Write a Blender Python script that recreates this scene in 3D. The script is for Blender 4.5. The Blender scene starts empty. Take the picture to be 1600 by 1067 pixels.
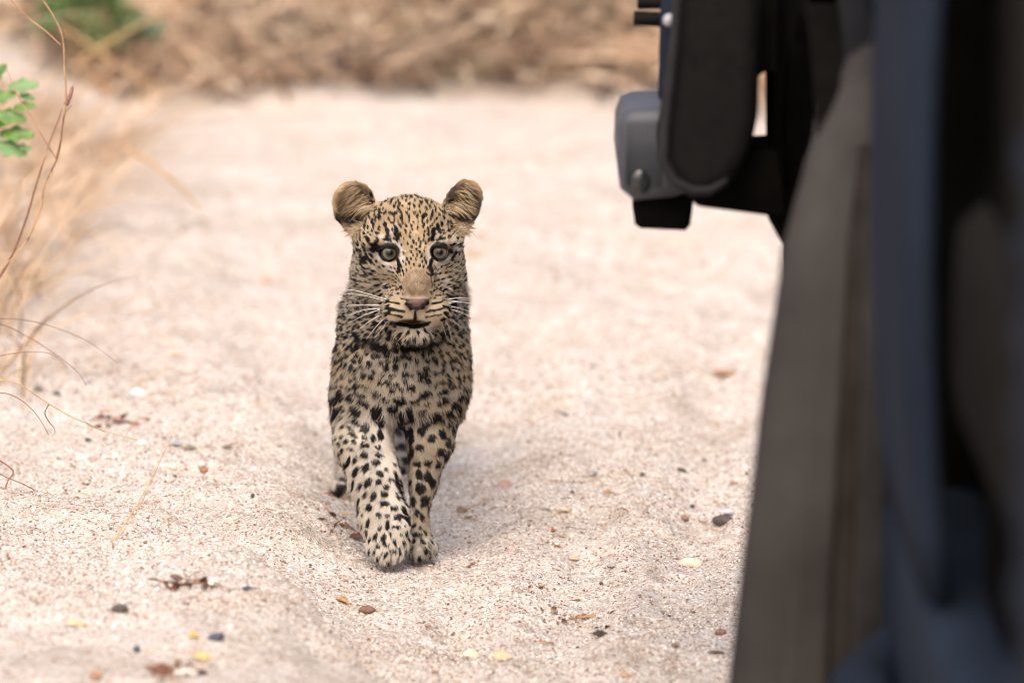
import bpy, bmesh, math, random
import numpy as np
from mathutils import Vector, Matrix, Euler
from math import radians, sin, cos, tan, pi, atan

random.seed(7)
RNG = np.random.default_rng(11)
sc = bpy.context.scene
C = sc.collection

# ------------------------------------------------------------------ camera, world, sun, exposure
CAM_H, PITCH, FPX = 1.5, radians(9.9), 200 / 36 * 1600
cam_d = bpy.data.cameras.new('camera')
cam_d.lens = 200; cam_d.sensor_width = 36
cam_d.clip_start = 0.1; cam_d.clip_end = 500
cam_d.dof.use_dof = True
cam_d.dof.focus_distance = 7.02
cam_d.dof.aperture_fstop = 3.5
cam = bpy.data.objects.new('camera', cam_d); C.objects.link(cam)
cam.location = (0, 0, CAM_H); cam.rotation_euler = (pi / 2 - PITCH, 0, 0)
sc.camera = cam

SUN_EL, SUN_AZ = radians(56), radians(190)      # azimuth measured clockwise from +Y
w = bpy.data.worlds.new("World"); sc.world = w; w.use_nodes = True
wn = w.node_tree.nodes; wl = w.node_tree.links
sky = wn.new('ShaderNodeTexSky'); sky.sky_type = 'NISHITA'; sky.sun_disc = False
sky.sun_elevation = SUN_EL; sky.sun_rotation = SUN_AZ
sky.air_density = 0.8; sky.dust_density = 7.0; sky.ozone_density = 0.3
bg = wn['Background']; bg.inputs[1].default_value = 0.15
wl.new(sky.outputs[0], bg.inputs[0])
sd = bpy.data.lights.new('sun', 'SUN'); sd.energy = 0.6; sd.angle = radians(95); sd.color = (1.0, 0.97, 0.93)
so = bpy.data.objects.new('sun', sd); C.objects.link(so)
so.rotation_euler = Vector((-sin(SUN_AZ) * cos(SUN_EL), -cos(SUN_AZ) * cos(SUN_EL), -sin(SUN_EL))).to_track_quat('-Z', 'Y').to_euler()
sc.view_settings.view_transform = 'Standard'; sc.view_settings.look = 'None'
sc.view_settings.gamma = 1; sc.view_settings.exposure = 0.85
sc.cycles.use_denoising = True
sc.cycles.filter_width = 1.1
sc.cycles.max_bounces = 6; sc.cycles.diffuse_bounces = 3; sc.cycles.glossy_bounces = 3
sc.cycles.transparent_max_bounces = 8
sc.render.use_persistent_data = False


# ------------------------------------------------------------------ helpers
def lin(r, g, b):
    f = lambda c: (c / 255 / 12.92) if c / 255 <= 0.04045 else ((c / 255 + 0.055) / 1.055) ** 2.4
    return (f(r), f(g), f(b))

def W(px, py, y):
    """point of the photographed place seen at photo pixel (px, py) and lying y metres ahead"""
    a = (px - 800) / FPX; b = (533.5 - py) / FPX
    t = y / (cos(PITCH) + b * sin(PITCH))
    return np.array((a * t, y, CAM_H + t * (b * cos(PITCH) - sin(PITCH))))

def UV(P):
    """photo pixel of world points (N,3)"""
    d = P - np.array((0, 0, CAM_H))
    f = d[:, 1] * cos(PITCH) - d[:, 2] * sin(PITCH)
    u = d[:, 1] * sin(PITCH) + d[:, 2] * cos(PITCH)
    return 800 + FPX * d[:, 0] / f, 533.5 - FPX * u / f

def sstep(e0, e1, x):
    t = np.clip((x - e0) / (e1 - e0), 0, 1); return t * t * (3 - 2 * t)

def _h(ix, iy, iz, seed):
    n = (ix * 374761393 + iy * 668265263 + iz * 2147483647 + seed * 974634777) & 0xffffffff
    n = ((n ^ (n >> 13)) * 1274126177) & 0xffffffff
    n = n ^ (n >> 16)
    return (n & 0xffffff) / float(0xffffff)

def noise3(P, scale, seed=0):
    """value noise 0..1 at points (N,3)"""
    Q = P * scale; I = np.floor(Q).astype(np.int64); F = Q - I; F = F * F * (3 - 2 * F)
    out = 0
    for dx in (0, 1):
        wx = F[:, 0] if dx else 1 - F[:, 0]
        for dy in (0, 1):
            wy = F[:, 1] if dy else 1 - F[:, 1]
            for dz in (0, 1):
                wz = F[:, 2] if dz else 1 - F[:, 2]
                out = out + wx * wy * wz * _h(I[:, 0] + dx, I[:, 1] + dy, I[:, 2] + dz, seed)
    return out

def noise2(x, y, scale, seed=0):
    X = np.asarray(x, float).ravel() * scale; Y = np.asarray(y, float).ravel() * scale
    ix = np.floor(X).astype(np.int64); iy = np.floor(Y).astype(np.int64)
    fx = X - ix; fy = Y - iy; fx = fx * fx * (3 - 2 * fx); fy = fy * fy * (3 - 2 * fy); z = ix * 0
    r = ((1 - fx) * (1 - fy) * _h(ix, iy, z, seed) + fx * (1 - fy) * _h(ix + 1, iy, z, seed)
         + (1 - fx) * fy * _h(ix, iy + 1, z, seed) + fx * fy * _h(ix + 1, iy + 1, z, seed))
    return r.reshape(np.shape(x))

def mesh_np(name, V, F, mat=None, parent=None, smooth=True, col=None):
    """V (N,3), F (M,k) all faces with k corners"""
    V = np.asarray(V, np.float32); F = np.asarray(F, np.int32)
    me = bpy.data.meshes.new(name); k = F.shape[1]
    me.vertices.add(len(V)); me.vertices.foreach_set('co', V.ravel())
    me.loops.add(F.size); me.loops.foreach_set('vertex_index', F.ravel())
    me.polygons.add(len(F)); me.polygons.foreach_set('loop_start', np.arange(0, F.size, k, dtype=np.int32))
    me.polygons.foreach_set('use_smooth', np.full(len(F), smooth, dtype=bool))
    me.update(calc_edges=True)
    if col is not None:
        at = me.color_attributes.new('col', 'FLOAT_COLOR', 'POINT')
        at.data.foreach_set('color', np.hstack([col, np.ones((len(col), 1))]).astype(np.float32).ravel())
    o = bpy.data.objects.new(name, me); C.objects.link(o)
    if mat: me.materials.append(mat)
    if parent: o.parent = parent
    return o

def bm_obj(name, bm, mat=None, parent=None, smooth=False):
    me = bpy.data.meshes.new(name); bm.normal_update(); bm.to_mesh(me); bm.free()
    if smooth:
        for p in me.polygons: p.use_smooth = True
    o = bpy.data.objects.new(name, me); C.objects.link(o)
    if mat: me.materials.append(mat)
    if parent: o.parent = parent
    return o

def tag(o, label=None, cat=None, group=None, kind=None):
    if label: o['label'] = label
    if cat: o['category'] = cat
    if group: o['group'] = group
    if kind: o['kind'] = kind
    return o

def empty(name, loc, label, cat, group=None):
    o = bpy.data.objects.new(name, None); C.objects.link(o); o.location = loc
    o.empty_display_size = 0.05
    return tag(o, label, cat, group)

class NT:
    def __init__(s, name):
        s.m = bpy.data.materials.new(name); s.m.use_nodes = True
        s.n = s.m.node_tree.nodes; s.l = s.m.node_tree.links
        s.b = s.n['Principled BSDF']
    def node(s, t, **kw):
        n = s.n.new(t)
        for k, v in kw.items(): setattr(n, k, v)
        return n
    def link(s, a, b): s.l.new(a, b)
    def ramp(s, src, stops, interp='LINEAR'):
        r = s.node('ShaderNodeValToRGB'); e = r.color_ramp.elements; r.color_ramp.interpolation = interp
        while len(e) < len(stops): e.new(0.5)
        for k, (p, c) in zip(e, stops): k.position = p; k.color = (*c, 1)
        s.link(src, r.inputs[0]); return r.outputs[0]
    def noise(s, scale, detail=4, rough=0.55, vec=None):
        n = s.node('ShaderNodeTexNoise'); n.inputs['Scale'].default_value = scale
        n.inputs['Detail'].default_value = detail; n.inputs['Roughness'].default_value = rough
        if vec: s.link(vec, n.inputs['Vector'])
        return n.outputs[0]
    def bump(s, src, strength, dist, prev=None):
        b = s.node('ShaderNodeBump'); b.inputs['Strength'].default_value = strength; b.inputs['Distance'].default_value = dist
        s.link(src, b.inputs['Height'])
        if prev: s.link(prev, b.inputs['Normal'])
        s.link(b.outputs[0], s.b.inputs['Normal']); return b.outputs[0]
    def obj(s):
        return s.node('ShaderNodeTexCoord').outputs['Object']
    def mix(s, f, a, b, mode='MIX'):
        m = s.node('ShaderNodeMix', data_type='RGBA', blend_type=mode)
        for i, v in ((0, f), (6, a), (7, b)):
            if hasattr(v, 'is_output'): s.link(v, m.inputs[i])
            elif i == 0: m.inputs[0].default_value = v
            else: m.inputs[i].default_value = (*v, 1)
        return m.outputs[2]

def simple(name, c, rough=0.6, spec=0.5, var=0.25, scale=30, bump=0.0, bscale=200, coat=0.0):
    t = NT(name); v = t.obj()
    n = t.noise(scale, 5, 0.6, v)
    c = np.array(c)
    t.link(t.ramp(n, [(0.3, tuple(c * (1 - var))), (0.7, tuple(c * (1 + var)))]), t.b.inputs['Base Color'])
    t.b.inputs['Roughness'].default_value = rough
    t.b.inputs['Specular IOR Level'].default_value = spec
    t.b.inputs['Coat Weight'].default_value = coat
    if bump: t.bump(t.noise(bscale, 3, 0.6, v), bump, 0.002)
    return t.m

def attr_mat(name, rough=0.7, spec=0.2, trans=0.0):
    t = NT(name); a = t.node('ShaderNodeAttribute'); a.attribute_name = 'col'
    t.link(a.outputs['Color'], t.b.inputs['Base Color'])
    t.b.inputs['Roughness'].default_value = rough; t.b.inputs['Specular IOR Level'].default_value = spec
    if trans:
        tr = t.node('ShaderNodeBsdfTranslucent'); t.link(a.outputs['Color'], tr.inputs['Color'])
        mx = t.node('ShaderNodeMixShader'); mx.inputs[0].default_value = trans
        t.link(t.b.outputs[0], mx.inputs[1]); t.link(tr.outputs[0], mx.inputs[2])
        t.link(mx.outputs[0], t.n['Material Output'].inputs['Surface'])
    return t.m

# ------------------------------------------------------------------ ground
BANK_Y = 11.35
SCUFFS = [(0.03, 6.72, .035), (0.10, 6.98, .04), (0.02, 7.35, .035), (0.17, 6.60, .035), (-0.07, 6.62, .03), (0.14, 7.5, .045), (0.24, 7.15, .04), (-0.42, 7.3, .05), (-0.34, 7.75, .05), (-0.45, 6.62, .05), (0.06, 8.0, .05), (0.28, 8.3, .06), (-0.15, 8.2, .05), (0.2, 6.85, .03), (-0.5, 7.9, .06), (0.12, 8.9, .07), (-0.2, 9.1, .08), (0.3, 9.6, .08)]
def ground_z(x, y):
    x = np.asarray(x, float); y = np.asarray(y, float)
    near = sstep(9.5, 8.2, y)
    z = 0.055 * (noise2(x, y, 0.9, 3) - 0.5) * sstep(7.6, 9.5, y) * 1.5
    # left mound above the rut the cub walks in
    xr = np.interp(y, [6.2, 6.73, 7.1, 7.47, 7.83, 8.3, 9.2], [-0.22, -0.245, -0.225, -0.25, -0.30, -0.40, -0.50])
    z = z + 0.050 * near / (1 + np.exp(-np.clip((xr - x) / 0.028, -30, 30)))
    z = z - 0.010 * near * np.exp(-((x + 0.06) / 0.05) ** 2) * sstep(6.9, 6.7, y)
    # near mound with its steep far face
    yc = np.interp(x, [-3, -0.75, -0.63, -0.5, -0.39, -0.24, -0.10], [7.3, 7.08, 7.02, 6.97, 6.84, 6.50, 6.05])
    z = z + 0.042 / (1 + np.exp(-np.clip((yc - y) / 0.016, -30, 30))) * sstep(-0.05, -0.2, x)
    # right side: low berm of the wheel track
    z = z + 0.030 * np.exp(-((x - 0.13 - 0.03 * np.sin(y * 3)) / 0.09) ** 2) * near * sstep(6.4, 7.6, y) * 0.8
    # faint parallel ruts left by tyres
    z = z + 0.007 * np.sin((x - 0.06 * (y - 7)) * 2 * pi / 0.15 + 1.2) * near * sstep(-0.12, -0.02, x) * (0.6 + 0.8 * noise2(x, y, 3, 8))
    # crumbled paw prints and scuffs
    for px_, py_, pr in SCUFFS:
        dd = ((x - px_) ** 2 + ((y - py_) * 0.8) ** 2) / pr ** 2
        z = z - 0.010 * np.exp(-dd * 1.6) + 0.007 * np.exp(-(np.sqrt(dd) - 1.25) ** 2 * 9)
    # soft lumps
    z = z + 0.018 * (noise2(x, y, 6.0, 5) - 0.5) + 0.013 * (noise2(x, y, 14.0, 6) - 0.5) + 0.007 * (noise2(x, y, 34.0, 7) - 0.5)
    # far wheel tracks sweeping across
    z = z + 0.035 * np.sin((x * 0.8 + y) * 3.6 + 2.2 * noise2(x, y, 0.8, 9)) * sstep(8.3, 9.4, y) * sstep(12.2, 11.2, y) * 0.6
    # left verge and the far bank
    z = z + 0.30 * sstep(-0.62, -1.5, x) * sstep(7.3, 8.8, y) + 0.10 * sstep(-0.75, -1.6, x)
    by = BANK_Y + 0.42 * (noise2(x, y * 0, 2.3, 15) - 0.5) + 0.10 * x
    z = z + np.minimum(np.maximum(y - by, 0) * 0.55, 1.3 + 0.02 * np.maximum(y, 0)) * (0.8 + 0.4 * noise2(x, y, 1.7, 16))
    return z

def grid_coords(lo, hi, a, b, step, grow):
    c = list(np.arange(a, b + 1e-6, step)); s = step; v = c[-1]
    while v < hi: s *= grow; v += s; c.append(v)
    s = step; v = c[0]; pre = []
    while v > lo: s *= grow; v -= s; pre.append(v)
    return np.array(pre[::-1] + c)

gx = grid_coords(-70, 70, -0.74, 0.66, 0.0038, 1.045)
ys = [6.22]; s = 0.0038
while ys[-1] < 90:
    v = ys[-1]
    s = 0.0038 if v < 8.0 else (s * 1.003 if v < 12.4 else s * 1.06); ys.append(v + s)
pre = []; v = 6.22; s = 0.0038
while v > -60: s *= 1.08; v -= s; pre.append(v)
gy = np.array(pre[::-1] + ys)
GX, GY = np.meshgrid(gx, gy, indexing='ij')
GZ = ground_z(GX, GY)
fine = ((GX > -0.76) & (GX < 0.7) & (GY > 6.2) & (GY < 10))
lump = noise2(GX, GY, 90, 21) + 0.6 * noise2(GX, GY, 170, 22)
rough = 0.4 + 1.1 * noise2(GX, GY, 8, 23)
GZ = GZ + fine * ((lump - 0.8) * 0.0034 * rough + (RNG.random(GX.shape) - 0.5) * 0.0016)
nx, ny = GX.shape
idx = np.arange(nx * ny).reshape(nx, ny)
quads = np.stack([idx[:-1, :-1], idx[1:, :-1], idx[1:, 1:], idx[:-1, 1:]], -1).reshape(-1, 4)

t = NT('sand'); v = t.obj()
vor = t.node('ShaderNodeTexVoronoi'); vor.inputs['Scale'].default_value = 330; t.link(v, vor.inputs['Vector'])
vor.inputs['Randomness'].default_value = 1
sep = t.node('ShaderNodeSeparateColor'); t.link(vor.outputs['Color'], sep.inputs[0])
grain = t.ramp(sep.outputs[0], [(0.0, lin(112, 86, 70)), (0.08, lin(178, 152, 134)), (0.28, lin(206, 196, 187)),
                                (0.62, lin(219, 213, 206)), (0.85, lin(188, 173, 161)), (0.97, lin(240, 239, 236))])
big = t.noise(5.5, 6, 0.62, v)
tint = t.ramp(big, [(0.32, (0.80, 0.77, 0.72)), (0.48, (0.95, 0.94, 0.92)), (0.66, (1.0, 1.0, 1.0))])
mid = t.ramp(t.noise(38, 5, 0.7, v), [(0.33, (0.76, 0.70, 0.65)), (0.5, (1, 1, 1))])
c1 = t.mix(1.0, grain, tint, 'MULTIPLY')
c2 = t.mix(0.9, c1, mid, 'MULTIPLY')
dk = t.node('ShaderNodeTexVoronoi'); dk.inputs['Scale'].default_value = 105; t.link(v, dk.inputs['Vector'])
sp2 = t.node('ShaderNodeSeparateColor'); t.link(dk.outputs['Color'], sp2.inputs[0])
dkm = t.ramp(sp2.outputs[1], [(0.955, (0, 0, 0)), (0.975, (1, 1, 1))])
dkd = t.ramp(dk.outputs['Distance'], [(0.18, (1, 1, 1)), (0.34, (0, 0, 0))])
mm = t.mix(1.0, dkm, dkd, 'MULTIPLY')
c3 = t.mix(mm, c2, lin(120, 88, 72))
# the bank beyond the track is leaf litter and dark soil
gpos = t.node('ShaderNodeNewGeometry'); sx = t.node('ShaderNodeSeparateXYZ'); t.link(gpos.outputs['Position'], sx.inputs[0])
mp = t.node('ShaderNodeMath', operation='MULTIPLY_ADD'); t.link(big, mp.inputs[0]); mp.inputs[1].default_value = 0.5; t.link(sx.outputs[1], mp.inputs[2])
bk = t.ramp(mp.outputs[0], [(0, (0, 0, 0)), (1, (1, 1, 1))])
mr = t.node('ShaderNodeMapRange'); mr.inputs['From Min'].default_value = 11.62; mr.inputs['From Max'].default_value = 11.85
t.link(mp.outputs[0], mr.inputs['Value'])
litter = t.ramp(t.noise(22, 6, 0.7, v), [(0.35, lin(120, 106, 92)), (0.5, lin(168, 150, 132)), (0.68, lin(204, 188, 168))])
c4 = t.mix(mr.outputs[0], c3, litter)
t.link(c4, t.b.inputs['Base Color'])
t.b.inputs['Roughness'].default_value = 0.9; t.b.inputs['Specular IOR Level'].default_value = 0.25
nb = t.bump(vor.outputs['Distance'], 0.9, -0.0016)
nb = t.bump(t.noise(110, 6, 0.75, v), 0.8, 0.005, nb)
sand_mat = t.m
g = mesh_np('ground', np.stack([GX, GY, GZ], -1).reshape(-1, 3), quads, sand_mat)
tag(g, kind='structure')
del GX, GY, GZ, lump, rough, idx, quads, fine

# loose coarse grains lying on the sand in the sharp part of the track
def octa_field(name, P, R, col, mat, squash=0.75):
    base = np.array([(1, 0, 0), (-1, 0, 0), (0, 1, 0), (0, -1, 0), (0, 0, 1), (0, 0, -1)], float)
    N = len(P)
    V = base[None] * (0.75 + 0.5 * RNG.random((N, 6, 1))) * R[:, None, None]
    a = RNG.random(N) * 6.28; ca, sa = np.cos(a)[:, None], np.sin(a)[:, None]
    tl = (RNG.random(N) - .5) * 2; ct, st = np.cos(tl)[:, None], np.sin(tl)[:, None]
    x, y, z = V[..., 0], V[..., 1], V[..., 2]
    x, z = x * ct + z * st, -x * st + z * ct
    x, y = x * ca - y * sa, x * sa + y * ca
    V = np.stack([x, y, z * squash], -1) + P[:, None, :]
    f = np.array([(0, 2, 4), (2, 1, 4), (1, 3, 4), (3, 0, 4), (2, 0, 5), (1, 2, 5), (3, 1, 5), (0, 3, 5)])
    F = (f[None] + (np.arange(N) * 6)[:, None, None]).reshape(-1, 3)
    return mesh_np(name, V.reshape(-1, 3), F, mat, smooth=False, col=np.repeat(col, 6, axis=0))

N = 85000
gyv = 6.25 + 2.6 * RNG.random(N) ** 1.15
gxv = (RNG.random(N) * 1.36 - 0.74) * (gyv / 7.0)
keep = noise2(gxv, gyv, 9, 31) * 0.7 + noise2(gxv, gyv, 30, 32) * 0.5 > 0.42 * RNG.random(N) + 0.18
gxv, gyv = gxv[keep], gyv[keep]; N = len(gxv)
gr = 0.0008 + 0.0011 * RNG.random(N) ** 2.0 + 0.0016 * (RNG.random(N) > 0.985)
pal = np.array([lin(234, 226, 218), lin(212, 198, 186), lin(246, 243, 238), lin(180, 150, 130), lin(144, 110, 92), lin(92, 72, 62), lin(180, 172, 168)])
gc = pal[RNG.choice(7, N, p=[.27, .21, .14, .16, .12, .045, .055])] * (0.85 + 0.25 * RNG.random((N, 1)))
o = octa_field('sand_grains', np.stack([gxv, gyv, ground_z(gxv, gyv) + gr * 0.3], -1), gr, gc, attr_mat('grain', 0.85, 0.3))
tag(o, 'loose coarse pinkish grains lying on the sandy track', 'sand', kind='stuff')

# ------------------------------------------------------------------ the cub: one continuous surface from a distance field
Y0 = 7.0; U = 1 / 1252.0                                # metres per photo pixel at the cub
def L(px, py, d=0.0):
    return W(px, py, Y0 - d * U)

prims = []
def rc(a, ra, b, rb, k=14, op='+'):     # round cone
    prims.append(('c', np.array(a), ra * U, np.array(b), rb * U, k * U, op))
def el(c, r, rot=(0, 0, 0), k=14, op='+'):
    prims.append(('e', np.array(c), np.array(r, float) * U, np.array(Euler([radians(q) for q in rot]).to_matrix()), None, k * U, op))

def A(px, py, y): return W(px, py, y)
# trunk
rc(L(630, 520, -45), 84, A(636, 470, 7.30), 84, 30)
rc(A(636, 470, 7.30), 84, A(638, 455, 7.52), 76, 30)
rc(L(637, 440, -45), 70, L(630, 520, -35), 86, 30)
el(L(630, 512, -62), (97, 92, 70), k=30)                # mane of the neck and shoulders
el(L(627, 575, -22), (92, 72, 70), k=30)               # chest
el(L(575, 590, -30), (52, 80, 58), (0, 0, 0), 24)       # shoulders
el(L(680, 590, -35), (54, 80, 58), (0, 0, 0), 24)
rc(L(625, 612, -20), 50, A(630, 560, 7.35), 56, 34)     # brisket
# front leg stepping forward
rc(L(567, 625, -20), 51, L(567, 690, 10), 43, 22)
rc(L(567, 690, 10), 43, L(585, 750, 35), 38, 16)
rc(L(585, 750, 35), 38, L(600, 808, 58), 36, 16)
rc(L(600, 808, 58), 36, L(605, 842, 72), 32, 16)
for q in ((589, 853, 74, 16), (602, 864, 82, 17), (617, 861, 82, 16), (628, 846, 70, 14)):
    el(L(q[0], q[1], q[2]), (q[3], q[3] * 1.1, q[3] * 1.25), k=7)
el(L(622, 822, 84), (17, 17, 15), k=10)                # wrist pad side
# standing front leg
rc(L(677, 620, -30), 48, L(672, 690, -20), 34, 22)
rc(L(672, 690, -20), 34, L(661, 755, -8), 20, 16)
rc(L(661, 755, -8), 20, L(654, 812, -2), 12.5, 12)
rc(L(654, 812, -2), 12.5, L(657, 846, 6), 19, 10)
for q in ((640, 860, 8, 11), (653, 862, 22, 13.5), (667, 859, 16, 12.5), (677, 856, 2, 9)):
    el(L(q[0], q[1], q[2]), (q[3] * .9, q[3] * 1.15, q[3] * 1.5), k=5)
# hind legs
def P3(x, y, z): return np.array((x, y, z))
rc(P3(-.165, 7.52, .24), 70, P3(-.185, 7.42, .16), 46, 26)
rc(P3(-.185, 7.42, .16), 44, P3(-.205, 7.46, .08), 24, 14)
rc(P3(-.205, 7.46, .08), 22, P3(-.215, 7.36, .03), 22, 12)
for q in (-.232, -.220, -.206): el(P3(q, 7.335, .021), (10, 20, 13), k=6)
rc(P3(-.115, 7.54, .24), 70, P3(-.148, 7.50, .16), 44, 26)
rc(P3(-.148, 7.50, .16), 38, P3(-.152, 7.58, .085), 22, 14)
rc(P3(-.152, 7.58, .085), 20, P3(-.152, 7.53, .026), 21, 12)
el(P3(-.152, 7.51, .018), (24, 26, 14), k=8)
# tail
for a, b, ra, rb in (((-.13, 7.58, .27), (-.13, 7.66, .22), 24, 17), ((-.13, 7.66, .22), (-.128, 7.70, .13), 17, 15),
                     ((-.128, 7.70, .13), (-.12, 7.76, .075), 15, 13), ((-.12, 7.76, .075), (-.11, 7.83, .085), 13, 10)):
    rc(P3(*a), ra, P3(*b), rb, 12)
# head
el(L(637, 385, 0), (84, 76, 92), (0, 0, 0), 14)          # skull
el(L(640, 352, 30), (58, 44, 52), k=16)                  # forehead
el(L(589, 432, 16), (40, 46, 56), k=16)                  # cheeks
el(L(693, 430, 16), (34, 46, 54), k=16)
el(L(612, 490, 16), (36, 38, 50), k=20)
el(L(678, 488, 16), (34, 36, 50), k=20)
rc(L(648, 380, 58), 34, L(652, 456, 114), 23, 20)        # bridge of the nose
el(L(648, 478, 78), (48, 38, 46), k=14)                  # muzzle
el(L(626, 487, 102), (30, 21, 25), k=11)                  # whisker pads
el(L(675, 485, 100), (28, 21, 25), k=11)
el(L(646, 522, 84), (30, 16, 32), k=10)                  # chin
el(L(651, 473, 132), (19, 9, 10), k=6)                   # nose leather
el(L(590, 375, 66), (24, 10, 22), (0, -12, 0), 10)       # brows
el(L(700, 374, 64), (20, 10, 22), (0, 12, 0), 10)
el(L(643, 507, 122), (26, 8.5, 44), k=4, op='-')         # open mouth
for q in ((643, 479, 150, 4), (662, 478, 150, 4)): el(L(q[0], q[1], q[2]), (5, 3.4, 14), k=2, op='-')
EYES = ((608.3, 395.5, 74, 14.2), (686.5, 394.5, 73, 13.2))
for e in EYES:
    el(L(e[0], e[1], e[2] + 6), (15.5, 13.5, 16), k=5, op='-')
for e in EYES:
    rc(L(e[0] - 13, e[1] - 7, e[2] + 7), 2.8, L(e[0], e[1] - 12.5, e[2] + 12), 3.4, 3); rc(L(e[0], e[1] - 12.5, e[2] + 12), 3.4, L(e[0] + 13, e[1] - 6, e[2] + 7), 2.8, 3)
    rc(L(e[0] - 12, e[1] + 8, e[2] + 6), 2.2, L(e[0] + 11, e[1] + 9, e[2] + 6), 2.2, 3)
# ears: shells, later hollowed from the front
el(L(555, 324, -24), (33, 42, 14), (0, -20, 8), 10)
el(L(722, 321, -26), (27, 43, 14), (0, 24, -8), 10)
el(L(578, 350, -14), (26, 28, 26), k=16)
el(L(706, 348, -14), (24, 26, 26), k=16)
el(L(554, 330, 0), (23, 33, 19), (0, -16, 10), 5, '-')
el(L(727, 328, -2), (19, 32, 19), (0, 20, -10), 5, '-')

def sdf_prim(p, X, Y, Z):
    if p[0] == 'c':
        _, a, ra, b, rb, k, op = p
        ba = b - a; l2 = ba @ ba
        h = np.clip(((X - a[0]) * ba[0] + (Y - a[1]) * ba[1] + (Z - a[2]) * ba[2]) / l2, 0, 1)
        return np.sqrt((X - a[0] - h * ba[0]) ** 2 + (Y - a[1] - h * ba[1]) ** 2 + (Z - a[2] - h * ba[2]) ** 2) - (ra + (rb - ra) * h)
    _, c, r, R, _, k, op = p
    # radii are given as (across, up, along the view); the object frame is x, y, z
    rr = np.array((r[0], r[2], r[1]))
    dx, dy, dz = X - c[0], Y - c[1], Z - c[2]
    q = [(R[0, i] * dx + R[1, i] * dy + R[2, i] * dz) for i in range(3)]
    k0 = np.sqrt(sum((q[i] / rr[i]) ** 2 for i in range(3))); k1 = np.sqrt(sum((q[i] / rr[i] ** 2) ** 2 for i in range(3)))
    return k0 * (k0 - 1) / np.maximum(k1, 1e-9)

def smin(a, b, k):
    h = np.maximum(k - np.abs(a - b), 0) / k
    return np.minimum(a, b) - h * h * k * 0.25

def axis(segs):
    out = [segs[0][0]]
    for lo, hi, st in segs:
        n = max(1, round((hi - lo) / st)); out += list(np.linspace(lo, hi, n + 1)[1:])
    return np.array(out, np.float32)
AX = axis([(-.275, -.02, .002)])
AY = axis([(6.85, 7.08, .0020), (7.08, 7.2, .003), (7.2, 7.88, .006)])
AZ = axis([(-.015, .22, .0027), (.22, .505, .0019)])
FLD = np.full((len(AX), len(AY), len(AZ)), 0.06, np.float32)
for p in prims:
    if p[0] == 'c':
        r = max(p[2], p[4]); lo = np.minimum(p[1], p[3]) - r; hi = np.maximum(p[1], p[3]) + r
    else:
        r = max(p[2]); lo = p[1] - r; hi = p[1] + r
    m = 0.03 + p[5] if p[6] == '+' else 0.006 + p[5]
    sl = [slice(max(0, np.searchsorted(ax, lo[i] - m) - 1), np.searchsorted(ax, hi[i] + m) + 1) for i, ax in enumerate((AX, AY, AZ))]
    if any(s.stop - s.start < 2 for s in sl): continue
    X, Y, Z = np.meshgrid(AX[sl[0]], AY[sl[1]], AZ[sl[2]], indexing='ij', sparse=True)
    dd = sdf_prim(p, X, Y, Z).astype(np.float32); sub = FLD[sl[0], sl[1], sl[2]]
    FLD[sl[0], sl[1], sl[2]] = smin(sub, dd, p[5]) if p[6] == '+' else -smin(-sub, dd, p[5])

def surface_nets(F, xs, ys, zs):
    ins = F < 0
    c = [ins[i:i - 1 or None, j:j - 1 or None, k:k - 1 or None] for i in (0, 1) for j in (0, 1) for k in (0, 1)]
    cnt = sum(x.astype(np.int8) for x in c); act = (cnt > 0) & (cnt < 8)
    I, J, K = np.nonzero(act); N = len(I)
    vid = np.full(act.shape, -1, np.int64); vid[I, J, K] = np.arange(N)
    offs = [(i, j, k) for i in (0, 1) for j in (0, 1) for k in (0, 1)]
    val = np.stack([F[I + a, J + b, K + d] for a, b, d in offs], 1)
    acc = np.zeros((N, 3)); n = np.zeros(N)
    for e in range(8):
        for f in range(e + 1, 8):
            if sum(abs(offs[e][q] - offs[f][q]) for q in range(3)) != 1: continue
            va, vb = val[:, e], val[:, f]; m = (va < 0) != (vb < 0)
            tt = np.where(m, va / np.where(m, va - vb, 1), 0)
            P = np.array(offs[e])[None] + tt[:, None] * (np.array(offs[f]) - np.array(offs[e]))[None]
            acc += P * m[:, None]; n += m
    acc /= n[:, None]
    V = np.stack([xs[I] + acc[:, 0] * (xs[I + 1] - xs[I]), ys[J] + acc[:, 1] * (ys[J + 1] - ys[J]), zs[K] + acc[:, 2] * (zs[K + 1] - zs[K])], 1)
    Q = []
    for ax in range(3):
        sh = [slice(1, -1)] * 3; sh[ax] = slice(0, -1); sh2 = list(sh); sh2[ax] = slice(1, None)
        a = ins[tuple(sh)]; b = ins[tuple(sh2)]
        ii = np.nonzero(a != b)
        base = [ii[0].copy(), ii[1].copy(), ii[2].copy()]
        for q in range(3):
            if q != ax: base[q] = base[q] + 1
        u, v2 = [(1, 2), (2, 0), (0, 1)][ax]
        def cell(du, dv):
            z = [b2.copy() for b2 in base]; z[u] = z[u] - du; z[v2] = z[v2] - dv
            return vid[z[0], z[1], z[2]]
        q = np.stack([cell(1, 1), cell(0, 1), cell(0, 0), cell(1, 0)], 1)
        fl = ~a[ii]
        q[fl] = q[fl][:, ::-1]
        Q.append(q)
    Q = np.concatenate(Q); return V, Q[(Q >= 0).all(1)]
BV, BF = surface_nets(FLD, AX, AY, AZ)
del FLD
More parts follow.
